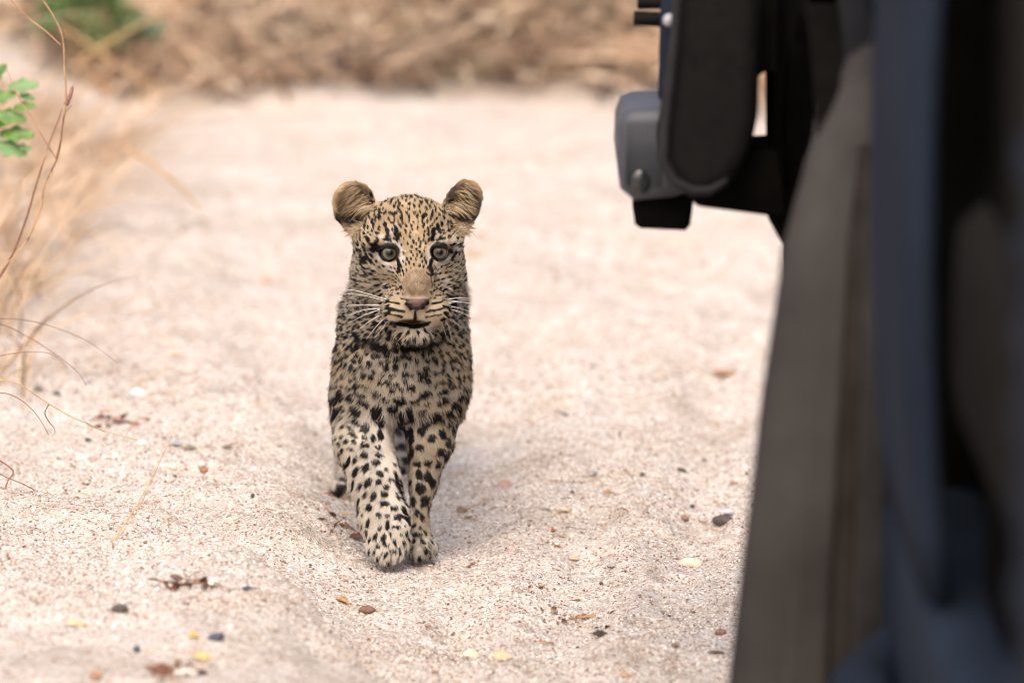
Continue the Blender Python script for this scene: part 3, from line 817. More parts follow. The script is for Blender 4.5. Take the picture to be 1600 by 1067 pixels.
# ---- whiskers
t = NT('whisker'); t.b.inputs['Base Color'].default_value = (*lin(240, 236, 228), 1); t.b.inputs['Roughness'].default_value = .4
wmat = t.m
def tube(name, pts, radii, mat, parent=None, seg=6, flat=1.0, normal=None):
    pts = [np.array(p, float) for p in pts]; V = []; F = []
    for i, p in enumerate(pts):
        tg = pts[min(i + 1, len(pts) - 1)] - pts[max(i - 1, 0)]; tg = tg / (np.linalg.norm(tg) + 1e-12)
        up = np.array(normal, float) if normal is not None else np.array((0, 0, 1.)) if abs(tg[2]) < .9 else np.array((1., 0, 0))
        s = np.cross(tg, up); s /= np.linalg.norm(s) + 1e-12; n = np.cross(s, tg)
        for q in range(seg):
            an = 2 * pi * q / seg; V.append(p + (s * cos(an) + n * sin(an) * flat) * radii[i])
    for i in range(len(pts) - 1):
        for q in range(seg):
            F.append((i * seg + q, i * seg + (q + 1) % seg, (i + 1) * seg + (q + 1) % seg, (i + 1) * seg + q))
    o = mesh_np(name, V, F, mat, parent)
    return o
def spline(pts, n=10):
    pts = np.array(pts, float); P = np.vstack([2 * pts[0] - pts[1], pts, 2 * pts[-1] - pts[-2]]); out = []
    for i in range(1, len(P) - 2):
        for s in range(n):
            q = s / n; out.append(.5 * ((2 * P[i]) + (-P[i - 1] + P[i + 1]) * q + (2 * P[i - 1] - 5 * P[i] + 4 * P[i + 1] - P[i + 2]) * q * q + (-P[i - 1] + 3 * P[i] - 3 * P[i + 1] + P[i + 2]) * q ** 3))
    out.append(P[-2]); return out
wl_ = [((608, 472), (570, 462), (530, 458)), ((606, 478), (572, 476), (535, 478)), ((605, 482), (570, 484), (545, 493)), ((607, 486), (580, 500), (560, 515)),
       ((610, 489), (590, 508), (572, 530)), ((604, 468), (560, 455), (536, 452)), ((612, 492), (598, 512), (585, 528)), ((606, 480), (575, 490), (548, 503)),
       ((690, 470), (712, 466), (735, 465)), ((692, 475), (715, 472), (738, 474)), ((690, 480), (714, 486), (736, 495)), ((688, 485), (706, 500), (722, 512)),
       ((686, 489), (700, 508), (706, 532)), ((692, 472), (712, 470), (730, 468)), ((684, 492), (692, 510), (698, 528)), ((690, 478), (712, 480), (732, 486))]
for i, (a, b, c) in enumerate(wl_):
    s = [L(a[0], a[1], 98), L(b[0], b[1], 96), L(c[0], c[1], 80)]
    p = spline(s, 6); tube('whisker', p, [.00042 * (1 - .75 * j / len(p)) for j in range(len(p))], wmat, cub, 4)
for i, (a, b, c) in enumerate((((585, 378), (570, 362), (560, 350)), ((590, 374), (580, 354), (575, 340)), ((702, 376), (714, 362), (722, 352)))):
    p = spline([L(*a, 76), L(*b, 84), L(*c, 80)], 6); tube('whisker', p, [.0003 * (1 - .75 * j / len(p)) for j in range(len(p))], wmat, cub, 4)

# ------------------------------------------------------------------ the dark vehicle, driving away along the right side
def bev_box(bm, x0, x1, y0, y1, z0, z1, b=0.01, seg=2):
    r = bmesh.ops.create_cube(bm, size=1)
    for v in r['verts']:
        v.co = Vector(((x0 + x1) / 2 + v.co.x * (x1 - x0), (y0 + y1) / 2 + v.co.y * (y1 - y0), (z0 + z1) / 2 + v.co.z * (z1 - z0)))
    if b:
        es = list({e for v in r['verts'] for e in v.link_edges})
        bmesh.ops.bevel(bm, geom=es, offset=b, segments=seg, affect='EDGES', profile=.6)
def box_part(name, dims, mat, parent, b=0.01, seg=2):
    bm = bmesh.new(); bev_box(bm, *dims, b=b, seg=seg); return bm_obj(name, bm, mat, parent, True)
def extrude_y(name, outline, y0, y1, mat, parent, b=0.012, seg=3, smooth=True):
    """closed outline of (x, z) pairs pushed from y0 to y1 with rounded edges"""
    bm = bmesh.new(); a = [bm.verts.new((x, y0, z)) for x, z in outline]
    f = bm.faces.new(a); r = bmesh.ops.extrude_face_region(bm, geom=[f])
    for v in r['geom']:
        if isinstance(v, bmesh.types.BMVert): v.co.y = y1
    bmesh.ops.recalc_face_normals(bm, faces=bm.faces)
    es = [e for e in bm.edges if e.calc_face_angle(0) > .9]
    if b: bmesh.ops.bevel(bm, geom=es, offset=b, segments=seg, affect='EDGES', profile=.55)
    return bm_obj(name, bm, mat, parent, smooth)
def shell_surface(name, grid, mat, parent, thick=0.012):
    """grid of points [i][j] given thickness by a solidify pass done here"""
    G = np.array(grid, float); a, b, _ = G.shape
    V = G.reshape(-1, 3); id_ = np.arange(a * b).reshape(a, b)
    F = np.stack([id_[:-1, :-1], id_[1:, :-1], id_[1:, 1:], id_[:-1, 1:]], -1).reshape(-1, 4)
    o = mesh_np(name, V, F, mat, parent)
    m = o.modifiers.new('thick', 'SOLIDIFY'); m.thickness = thick; m.offset = 0
    return o

paint = simple('dark_blue_paint', (.017, .023, .036), .75, .02, .25, 3)
plastic = simple('black_plastic', (.008, .0075, .0075), .7, .08, .3, 60, .3, 700)
dusty = simple('dusty_grey_plastic', (.046, .042, .039), .95, .02, .3, 7, .35, 500)
greyp = simple('grey_bumper_plastic', (.055, .058, .068), .5, .4, .3, 14, .2, 900)
rubber = simple('rubber', (.03, .028, .027), .85, .25, .4, 25, .4, 400)
steel = simple('steel', (.35, .35, .36), .35, .6, .1, 20)
linerm = simple('wheel_well_black', (.006, .0055, .005), 1.0, .0, .3, 20)
brownd = simple('seam_brown', (.030, .025, .022), 1.0, .0, .3, 18, .4, 300)
seatm = simple('canvas', (.016, .015, .014), 1.0, .0, .2, 40)

car = empty('utility_vehicle', (1.2, 4.0, 0), 'dark blue off-road vehicle with grey wheel arch filling the right side of the photo', 'vehicle')
car.location = (0, 0, 0)
XF = 0.338                              # the flank
XM = 2.05                               # the far flank
# flank panels with a slight barrel
def flank(name, y0, y1, z0, z1, mat, x=XF, bulge=.018, n=9, side=1):
    gr = []
    for i in range(n):
        y = y0 + (y1 - y0) * i / (n - 1); row = []
        for j in range(13):
            z = z0 + (z1 - z0) * j / 12; q = (j / 12 * 2 - 1)
            e = .010 * max(0, (abs(i / (n - 1) * 2 - 1) - .9) * 10)
            row.append(((x + (q * q) * bulge + e) if side > 0 else (x - (q * q) * bulge - e), y, z))
        gr.append(row)
    return shell_surface(name, gr, mat, car, .014)
d1 = flank('door', 4.72, 5.27, .45, 1.12, paint)
box_part('handle', (XF - .028, XF + .005, 4.78, 4.94, 1.03, 1.06), plastic, d1, .008)
d2 = flank('door', 2.95, 3.74, .45, 1.12, paint)
box_part('handle', (XF - .028, XF + .005, 3.02, 3.18, 1.03, 1.06), plastic, d2, .008)
flank('rear_wing', 1.90, 2.12, .45, 1.12, paint); flank('rear_wing', 2.12, 2.93, .86, 1.12, paint)
flank('front_wing', 5.29, 6.24, .88, 1.10, paint)
for y0, y1, z0, z1 in ((4.50, 5.27, .45, 1.12), (2.95, 3.74, .45, 1.12)): flank('door', y0, y1, z0, z1, paint, XM, side=-1)
flank('rear_wing', 1.90, 2.93, .86, 1.12, paint, XM, side=-1); flank('front_wing', 5.29, 6.24, .88, 1.10, paint, XM, side=-1)
# centre pillar and open step-in well between the doors
box_part('pillar', (XF + .06, XF + .16, 3.76, 4.70, .45, 1.10), linerm, car, .02)
for k in range(9):                      # louvres beside the step-in
    z = .50 + k * .058
    box_part('louvre', (XF - .006, XF + .02, 3.50, 3.70, z, z + .026), paint, d2, .006)
# sills and side step
box_part('sill', (XF + .012, XF + .11, 2.95, 5.27, .27, .445), paint, car, .03, 3)
tube('side_step', [(XF + .03, 2.98, .30), (XF - .012, 3.06, .285), (XF - .018, 5.10, .285), (XF + .03, 5.2, .30)], [.03] * 4, paint, car, 14)
for y in (3.3, 4.1, 4.9): box_part('step_bracket', (XF - .01, XF + .12, y, y + .05, .275, .295), steel, car, .004)
# structure seen from elsewhere: tub, bonnet, seats, screen
box_part('tub', (XF + .11, XM - .11, 2.0, 5.3, .42, .60), linerm, car, .03)
box_part('engine_block_cover', (.98, 1.42, 5.3, 6.2, .45, .98), linerm, car, .03)
box_part('bonnet', (XF + .03, XM - .03, 5.30, 6.27, 1.08, 1.13), paint, car, .03, 3)
box_part('grille', (.70, 1.70, 6.24, 6.30, .66, 1.04), plastic, car, .02)
box_part('dashboard', (XF + .08, XM - .08, 5.05, 5.28, .98, 1.13), plastic, car, .04)
box_part('tailgate', (XF + .03, XM - .03, 1.88, 1.93, .50, 1.12), paint, car, .015)
box_part('bulkhead', (XF + .03, XM - .03, 5.285, 5.30, .30, 1.07), linerm, car, .004)
for sx, sy in ((.62, 4.35), (1.45, 4.35), (.62, 2.9), (1.45, 2.9)):
    box_part('seat', (sx - .25, sx + .25, sy - .1, sy + .40, .60, .80), seatm, car, .05, 3)
    box_part('seat_back', (sx - .25, sx + .25, sy - .22, sy - .11, .80, 1.28), seatm, car, .04, 3)
tube('steering_wheel', [(1.45 + .18 * cos(a), 4.98 + .05 * sin(a), 1.15 + .17 * sin(a)) for a in np.linspace(0, 2 * pi, 28)], [.013] * 28, plastic, car, 8)
# wheels
def wheel(x, y, face):
    e = bpy.data.objects.new('wheel', None); C.objects.link(e); e.parent = car; e.location = (x, y, .385)
    prof = [(.0, .225), (.0, .30), (.012, .345), (.035, .375), (.08, .383), (.155, .383), (.20, .375), (.223, .345), (.235, .30), (.235, .225)]
    V = []; F = []; n = 56
    for i in range(n):
        a = 2 * pi * i / n
        for w_, r in prof: V.append((w_ * face, r * cos(a), r * sin(a)))
    m = len(prof)
    for i in range(n):
        for j in range(m - 1):
            F.append((i * m + j, ((i + 1) % n) * m + j, ((i + 1) % n) * m + j + 1, i * m + j + 1))
    t_ = mesh_np('tyre', V, F, rubber, e)
    bm = bmesh.new()
    for i in range(44):
        for q, (a0, a1) in enumerate(((.014, .075), (.085, .15), (.16, .222))):
            b2 = bmesh.new(); bev_box(b2, min(a0 * face, a1 * face), max(a0 * face, a1 * face), -.018, .018, .372, .392, b=.004, seg=1)
            b2.transform(Matrix.Rotation(2 * pi * (i + (q % 2) * .5) / 44, 4, 'X')); tmp = bpy.data.meshes.new('t'); b2.to_mesh(tmp); b2.free(); bm.from_mesh(tmp); bpy.data.meshes.remove(tmp)
    tr = bm_obj('tread_blocks', bm, rubber, e); tr['kind'] = 'stuff'
    bm = bmesh.new(); bmesh.ops.create_cone(bm, cap_ends=True, segments=40, radius1=.228, radius2=.228, depth=.16, matrix=Matrix.Translation((.12 * face, 0, 0)) @ Matrix.Rotation(pi / 2, 4, 'Y'))
    bmesh.ops.create_cone(bm, cap_ends=True, segments=24, radius1=.07, radius2=.055, depth=.05, matrix=Matrix.Translation((.02 * face, 0, 0)) @ Matrix.Rotation(-pi / 2 * face, 4, 'Y'))
    bm_obj('rim', bm, steel, e)
for x, y, f in ((XF - .03, 5.79, 1), (XF - .03, 2.5, 1), (XM + .03, 5.79, -1), (XM + .03, 2.5, -1)): wheel(x, y, f)
# front wheel arch: grey dusty rear half reaching low, black front half ending high
def arch(name, cy, cz, R, a0, a1, xo, depth, mat, n=26, low=None):
    """swept lip; xo(angle, z) gives the outer x"""
    rings = []
    pts = [(cy + R * cos(a), cz + R * sin(a)) for a in np.linspace(a0, a1, n)]
    if low is not None:
        for k in range(1, 9): pts.append((pts[-1][0] + .002, pts[-1][1] - (cz - low) / 8))
    for (y, z) in pts:
        x = xo(y, z); inx = XF + .03
        ty = (y - cy) / R; tz = max((z - cz) / R, 0); l = math.hypot(ty, tz); ty /= l; tz /= l
        ring = []
        for s_, o_ in ((0, 0), (.0, .02), (.012, .042), (.04, .055), (.10, .058), (.20, .058)):
            ring.append((min(x + s_, inx + .2), y + ty * (.0 - .03 + o_), z + tz * (-.03 + o_)))
        ring = [(min(x + s_, inx + .2), y + ty * r_, z + tz * r_) for s_, r_ in
                ((.20, -.032), (.05, -.034), (.022, -.030), (.006, -.018), (0, 0), (.006, .020), (.022, .034), (.05, .040), (.20, .042))]
        rings.append(ring)
    return shell_surface(name, rings, mat, car, .008)
zs = [.05, .20, .35, .50, .64, .72, .776, .86]; xs_ = [.205, .211, .226, .243, .266, .292, .328, .335]
arch('wheel_arch', 5.86, .38, .485, radians(122), radians(180), lambda y, z: float(np.interp(z, zs, xs_)), .2, dusty, low=.05)
arch('wheel_arch', 5.86, .38, .485, radians(88), radians(121.5), lambda y, z: .334, .2, plastic)
arch('wheel_arch', 5.82, .38, .47, radians(28), radians(86), lambda y, z: .300 + .0 * z, .2, linerm)
# rear-facing inner skirt of the arch: mud guard, darker brown seam
def skirt(name, fa, fb, mat, dy=0.0):
    gr = []
    for z in np.linspace(.03, .74, 16):
        x0 = float(np.interp(z, zs, xs_)) + .004; x1 = XF + .02
        gr.append([(x0 + (x1 - x0) * q, 5.86 - .530 * math.sqrt(max(.02, 1 - (max(0, z - .38) / .56) ** 2)) + dy * .3, z) for q in np.linspace(fa, fb, 6)])
    return shell_surface(name, gr, mat, car, .008)
skirt('mud_guard', .30, .60, dusty); skirt('brown_seam', .60, .76, brownd, .012)
skirt('inner_skirt', .76, 1.0, simple('dark_skirt', (.030, .028, .027), 1.0, .0, .3, 15), .004)
# liner over the tyre
gr = [[(x, 5.82 + .43 * cos(a), .40 + .43 * sin(a)) for x in np.linspace(.30, .68, 5)] for a in np.linspace(radians(-5), radians(185), 30)]
shell_surface('wheel_well_liner', gr, linerm, car, .01)
# bumper: end cap, rounded wing, valance, bracket, lamp
def xz(px, py, y):
    p = W(px, py, y); return (p[0], p[2])
cap = extrude_y('bumper_end_cap', [xz(*q, 6.26) for q in ((972, 172), (990, 165), (1050, 163), (1110, 163), (1110, 285), (1050, 303), (990, 308), (968, 290), (962, 240), (964, 195))], 6.22, 6.40, greyp, car, .018, 5)
for k in range(9):
    x = .1255 + k * .0045
    box_part('rib', (x, x + .0018, 6.2165, 6.225, .588, .660), greyp, cap, 0)
bm = bmesh.new(); bmesh.ops.create_uvsphere(bm, u_segments=20, v_segments=12, radius=.5)
bmesh.ops.scale(bm, verts=bm.verts, vec=(.024, .010, .028)); c = W(1000, 284, 6.219); bmesh.ops.translate(bm, verts=bm.verts, vec=Vector(c))
lampm = simple('dark_lamp_glass', (.02, .02, .022), .12, .7, .1, 10)
bm_obj('lamp', bm, lampm, cap, True)
wing = extrude_y('bumper_wing', [xz(*q, 6.08) for q in ((1062, -60), (1054, 60), (1044, 140), (1036, 200), (1030, 235), (1034, 265), (1050, 290), (1078, 307), (1108, 306), (1140, 288), (1162, 258), (1176, 222), (1184, 180), (1187, 100), (1188, -60))], 6.06, 6.24, plastic, car, .022, 5)
tube('wing_edge_highlight', [W(px, py, 6.053) for px, py in ((1060, -20), (1052, 80), (1045, 150), (1038, 205), (1036, 250), (1052, 282), (1082, 298), (1110, 297), (1136, 281))], [.0055, .0055, .0055, .0055, .0055, .0055, .005, .004, .002], simple('highlight_grey', (.022, .022, .023), .7, .1), car, 10)  # grey tube along the left and bottom edge imitates the wing's highlight
extrude_y('bumper_bracket', [xz(*q, 6.28) for q in ((990, 296), (1084, 296), (1078, 346), (1070, 355), (1000, 352), (991, 345))], 6.25, 6.38, linerm, car, .006, 2)
extrude_y('valance', [xz(*q, 6.20) for q in ((1070, 285), (1150, 262), (1168, 232), (1215, 228), (1230, 334), (1140, 322), (1085, 315))], 6.16, 6.30, linerm, car, .006, 2)
extrude_y('front_wing_lower', [xz(*q, 6.27) for q in ((1195, -80), (1290, -80), (1290, 420), (1228, 386), (1197, 330))], 6.20, 6.275, linerm, car, .008, 2)
box_part('bumper', (.30, XM + .15, 6.245, 6.42, .565, .68), linerm, car, .02, 3)
extrude_y('wing_bracket', [xz(*q, 6.16) for q in ((1170, -80), (1215, -80), (1215, 118), (1196, 108), (1178, 122), (1170, 100))], 6.14, 6.18, linerm, car, .004, 2)
# posts and tubes above the bumper
extrude_y('upright', [xz(*q, 6.33) for q in ((1034, -40), (1072, -40), (1066, 175), (1028, 175))], 6.30, 6.36, paint, car, .008, 2)
h1 = tube('cross_tube', [W(990, 29, 6.38), W(1046, 31, 6.38), W(1100, 31, 6.38)], [.0085] * 3, plastic, car, 10)
tube('cross_tube', [W(996, 4, 6.38), W(1100, 4, 6.38)], [.008] * 2, plastic, car, 10)
bm = bmesh.new(); bmesh.ops.create_uvsphere(bm, u_segments=16, v_segments=10, radius=.0075); bmesh.ops.translate(bm, verts=bm.verts, vec=Vector(W(1046, 32, 6.285)))
bm_obj('bolt', bm, steel, h1, True)
headl = []
for x in (.52, 1.88):
    bm = bmesh.new(); bmesh.ops.create_cone(bm, cap_ends=True, segments=28, radius1=.09, radius2=.085, depth=.06, matrix=Matrix.Translation((x, 6.29, .86)) @ Matrix.Rotation(pi / 2, 4, 'X')); bm_obj('headlight', bm, steel, car, False)

# ------------------------------------------------------------------ plants and dry grass
leafattr = attr_mat('dry_blade', .7, .25, .25)
def blades(name, roots, dirs, length, width, cols, bend, mat=leafattr, seg=4):
    """many flat blades joined into one mesh"""
    n = len(roots); V = np.zeros((n, (seg + 1) * 2, 3)); 
    side = np.cross(dirs, np.array((0, 0, 1.)) + RNG.normal(0, .4, (n, 3))); side /= np.linalg.norm(side, axis=1, keepdims=True) + 1e-9
    for s_ in range(seg + 1):
        q = s_ / seg; p = roots + dirs * (q * length)[:, None] + np.stack([bend[:, 0], bend[:, 1], -np.abs(bend[:, 2])], 1) * (q * q * length)[:, None]
        ww = width * (1 - .9 * q ** 1.6)
        V[:, s_ * 2] = p - side * ww[:, None]; V[:, s_ * 2 + 1] = p + side * ww[:, None]
    f = np.array([(2 * k, 2 * k + 1, 2 * k + 3, 2 * k + 2) for k in range(seg)])
    F = (f[None] + (np.arange(n) * (seg + 1) * 2)[:, None, None]).reshape(-1, 4)
    return mesh_np(name, V.reshape(-1, 3), F, mat, col=np.repeat(cols, (seg + 1) * 2, axis=0))
def unit(a): return a / (np.linalg.norm(a, axis=1, keepdims=True) + 1e-9)
dry = np.array([lin(196, 164, 122), lin(176, 140, 98), lin(210, 184, 146), lin(150, 112, 78), lin(128, 98, 72), lin(116, 92, 76), lin(150, 140, 96)])
dry = (dry * .55 + dry.mean(1, keepdims=True) * .45) * 1.04
# far bank
n = 56000
x = RNG.uniform(-2.6, 2.6, n); y = BANK_Y + .05 + RNG.random(n) ** 1.3 * 1.7 + .42 * (noise2(x, x * 0, 2.3, 15) - .5) + .10 * x
z = ground_z(x, y)
cl = noise2(x, y, 5.0, 71); keep = RNG.random(n) < .25 + 1.1 * cl
x, y, z, cl = x[keep], y[keep], z[keep], cl[keep]; n = len(x)
d = unit(np.stack([RNG.normal(0, .75, n), RNG.normal(-.25, .5, n), .35 + RNG.random(n) * .8], 1))
ci = np.clip((noise2(x, z * 2, 5.5, 72) * 1.5 - .25) * 6 + RNG.normal(0, 1.1, n), 0, 6).astype(int)
o = blades('bank_grass', np.stack([x, y, z], 1), d, .05 + .16 * RNG.random(n), .0035 + .009 * RNG.random(n) ** 2, (dry[ci] * .75 + np.array(lin(186, 166, 146)) * .42) * np.array((1.0, .98, .95)) * (1.15 + .5 * RNG.random((n, 1))), RNG.normal(0, .45, (n, 3)))
tag(o, 'mass of dry tan grass and litter on the far bank', 'dry grass', kind='stuff')
# fallen leaves on the far bank
n = 13000
x = RNG.uniform(-2.6, 2.6, n); y = BANK_Y + RNG.random(n) * 1.6 + .42 * (noise2(x, x * 0, 2.3, 15) - .5) + .10 * x; z = ground_z(x, y) + .015 + .06 * RNG.random(n)
d = unit(RNG.normal(0, 1, (n, 3)) * (1, 1, .6))
ci = RNG.choice(7, n, p=[.16, .16, .14, .18, .16, .18, .02])
o = blades('leaf_litter', np.stack([x, y, z], 1), d, .03 + .04 * RNG.random(n), .010 + .012 * RNG.random(n), dry[ci] * (.8 + .55 * RNG.random((n, 1))), RNG.normal(0, .5, (n, 3)), seg=2)
tag(o, 'brown fallen leaves covering the foot of the far bank', 'leaf litter', kind='stuff')
# dry tangle on the left verge
n = 1300
y = 8.3 + 2.5 * RNG.random(n) ** .9; edge = np.interp(y, [8.2, 9, 10, 11, 11.8], [-.80, -.74, -.74, -.70, -.62])
x = edge - np.abs(RNG.normal(0, .30, n)) + .02; z = ground_z(x, y)
d = unit(np.stack([RNG.normal(.25, .6, n), RNG.normal(-.1, .5, n), .5 + RNG.random(n)], 1))
pp = dry[RNG.choice(7, n, p=[.34, .18, .36, .05, .03, .02, .02])] * np.array((.86, .76, .64)) + np.array(lin(236, 216, 196)) * .24
o = blades('verge_grass', np.stack([x, y, z], 1), d, .08 + .26 * RNG.random(n) ** 1.5, .0012 + .0034 * RNG.random(n) ** 1.5, pp, RNG.normal(0, .55, (n, 3)), seg=5)
tag(o, 'pale dry grass tangle along the left verge', 'dry grass', kind='stuff')
# nearer tall straw leaning out of the verge
n = 120
y = RNG.uniform(7.7, 8.7, n); x = (-.69 - np.abs(RNG.normal(0, .16, n))) * (y / 8.0) ; z = ground_z(x, y)
d = unit(np.stack([RNG.normal(.12, .45, n), RNG.normal(0, .35, n), .9 + .4 * RNG.random(n)], 1))
o = blades('verge_straw', np.stack([x, y, z], 1), d, .16 + .34 * RNG.random(n), .0010 + .0013 * RNG.random(n), dry[RNG.choice(7, n, p=[.35, .2, .25, .1, .04, .03, .03])] * np.array((1.12, 1.0, .84)) * (.9 + .3 * RNG.random((n, 1))), RNG.normal(0, .38, (n, 3)), seg=7)
tag(o, 'taller blurred straw leaning out of the left verge', 'dry grass', kind='stuff')
# single strands drooping over the sand, left middle distance
n = 90
y = RNG.uniform(7.9, 9.2, n); x = RNG.uniform(-.86, -.50, n) * (y / 8.3); z = ground_z(x, y)
d = unit(np.stack([RNG.normal(.5, .8, n), RNG.normal(0, .6, n), .25 + .7 * RNG.random(n)], 1))
o = blades('dry_strands', np.stack([x, y, z], 1), d, .05 + .16 * RNG.random(n), .0008 + .001 * RNG.random(n), dry[RNG.choice(3, n)] * 1.1, RNG.normal(0, .7, (n, 3)), seg=6)
tag(o, 'thin blurred dry strands lying over the sand at left', 'dry grass', kind='stuff')

stalkm = simple('dry_stalk', lin(174, 138, 106), .7, .3, .35, 60)
stalkr = simple('reddish_stalk', lin(134, 98, 82), .7, .3, .35, 60)
straw = simple('straw', lin(186, 150, 108), .7, .3, .3, 80)
def stalk(name, pts, y, r0, r1, mat, parent=None, ny=0.0, seg=6, flat=.6):
    P = [W(px, py, y + ny * i) for i, (px, py) in enumerate(pts)]; s = spline(P, 6)
    if parent is not None and parent.name.startswith('grass_stalk'): r0, r1 = r0 * 1.7, r1 * 2.0
    if parent is not None and parent.name.startswith('grass_tuft'): r0, r1 = r0 * 1.25, r1 * 1.4
    return tube(name, s, [r0 + (r1 - r0) * j / (len(s) - 1) for j in range(len(s))], mat, parent, seg, flat)
def gpoint(px, py):
    """where the view ray of a pixel meets the sand"""
    y = 7.0
    for _ in range(60):
        p = W(px, py, y); g_ = float(ground_z(p[0], y)); e = p[2] - g_
        y += e / 0.21 * .6
    p = W(px, py, y); return np.array((p[0], y, float(ground_z(p[0], y))))
# the tall stalk at the left edge
r = empty('grass_stalk', W(-170, 800, 7.28), 'tall forked brown dry grass stalk with seed husk at the left edge', 'grass stalk')
r.location = (0, 0, 0)
stalk('stem', [(-170, 800), (-90, 600), (-30, 480), (0, 432), (18, 400), (40, 345), (56, 290), (72, 240), (84, 205), (92, 185), (97, 170)], 7.28, .0028, .0005, stalkr, r)
stalk('stem', [(64, 325), (70, 290), (90, 245), (97, 200), (103, 160), (101, 110), (98, 62), (86, 30), (60, -10)], 7.275, .0016, .0009, stalkm, r)
stalk('stem', [(94, 70), (70, 48), (40, 25), (5, -12)], 7.27, .0009, .0006, stalkm, r)
stalk('stem', [(10, 108), (28, 150), (50, 185), (70, 220), (88, 248)], 7.272, .0006, .0010, stalkm, r)
stalk('leaf_sheath', [(88, 248), (96, 215), (100, 180), (112, 165)], 7.268, .0022, .0006, stalkr, r, flat=.35)
stalk('leaf_sheath', [(52, 300), (62, 268), (82, 215), (100, 172)], 7.266, .0026, .0007, stalkm, r, flat=.3)
stalk('husk', [(103, 164), (108, 154), (112, 142), (113, 136)], 7.262, .0028, .0012, stalkr, r, flat=.8)
stalk('tendril', [(112, 138), (117, 125), (113, 118)], 7.262, .0005, .0003, stalkm, r)
stalk('leaf', [(0, 424), (20, 402), (45, 372), (66, 320)], 7.262, .0005, .0012, straw, r)
stalk('tendril', [(98, 62), (103, 55), (101, 45)], 7.27, .0005, .0003, stalkm, r)
# arching blades
defs = [([(-260, 700), (-150, 560), (-60, 505), (0, 498), (50, 502), (95, 515), (140, 535), (183, 567)], 7.25, .0013, .0003, stalkr, 'uppermost thin reddish grass blade arching in from the left edge'),
        ([(-240, 740), (-130, 580), (-50, 515), (0, 507), (50, 530), (90, 556), (120, 580), (135, 602)], 7.22, .0012, .0004, stalkr, 'reddish grass blade drooping just under the uppermost arching one'),
        ([(-260, 760), (-120, 600), (-40, 565), (0, 556), (40, 550), (80, 553), (106, 574)], 7.20, .0013, .0004, stalkr, 'short reddish grass blade, third down of those arching in from the left'),
        ([(-220, 860), (-120, 700), (-40, 610), (0, 594), (30, 601), (75, 630), (110, 650), (160, 672), (215, 688)], 6.98, .0015, .0005, straw, 'long straight green and straw coloured grass stem with purple bract'),
        ([(-200, 880), (-120, 720), (-40, 625), (0, 614), (28, 622), (55, 645), (72, 672), (76, 680)], 6.97, .0010, .0004, stalkr, 'faint thin drooping blade below the long straw coloured stem'),
        ([(6, 815), (4, 780), (12, 752), (20, 735), (-10, 714), (-60, 690)], 6.98, .0016, .0010, stalkr, 'bent purplish grass stem standing on the sand at the far left edge'),
        ([(80, 822), (74, 795), (62, 772), (40, 758), (0, 740), (-60, 700)], 6.98, .0011, .0007, stalkr, 'thin brown grass stem curving down onto the near mound crest'),
        ([(86, 822), (80, 790), (66, 755), (44, 735), (20, 715), (0, 695)], 6.975, .0007, .0005, simple('pale_stalk', lin(206, 192, 178), .7, .3, .2, 60), 'whitish grass stem rooted on the near mound crest')]
tuft_a = empty('grass_tuft', (0, 0, 0), 'tuft of thin reddish blades arching in high from the left edge', 'grass tuft')
tuft_b = empty('grass_tuft', (0, 0, 0), 'tuft of bent straw and purplish stems lower on the left edge by the near mound', 'grass tuft')
for pts, y, r0, r1, m, lab in defs:
    o = stalk('grass_blade', pts, y, r0, r1, m, tuft_a if y > 7.1 else tuft_b)
    if 'bract' in lab:
        br_o = stalk('bract', [(76, 632), (70, 645), (76, 658), (84, 668), (86, 675), (82, 682)], 6.972, .0024, .0005, stalkr, o, flat=.35)
        stalk('bract', [(132, 658), (148, 668), (165, 675)], 6.972, .0012, .0006, simple('green_bract', lin(120, 124, 84), .7, .3), o, flat=.4)
    tag(o, lab)
# straw standing in front of the mound
b0 = gpoint(176, 846)
p0 = b0; p1 = W(276, 664, b0[1] + .08)
s = [p0 + (p1 - p0) * q + np.array((0, 0, -.010 * sin(q * pi))) for q in np.linspace(0, 1, 12)]
o = tube('straw', s, [.0013 - .0009 * q for q in np.linspace(0, 1, 12)], straw, None, 6, .7)
s = [p0 + np.array((.002, 0, 0)) + (W(272, 672, b0[1] + .08) - p0) * q * .8 + np.array((0, 0, -.013 * sin(q * pi))) for q in np.linspace(0, 1, 10)]
tube('strand', s, [.0010 - .0006 * q for q in np.linspace(0, 1, 10)], straw, o, 5, .7)
tag(o, 'single slanting dry straw sticking up from the sand left of the cub', 'straw')

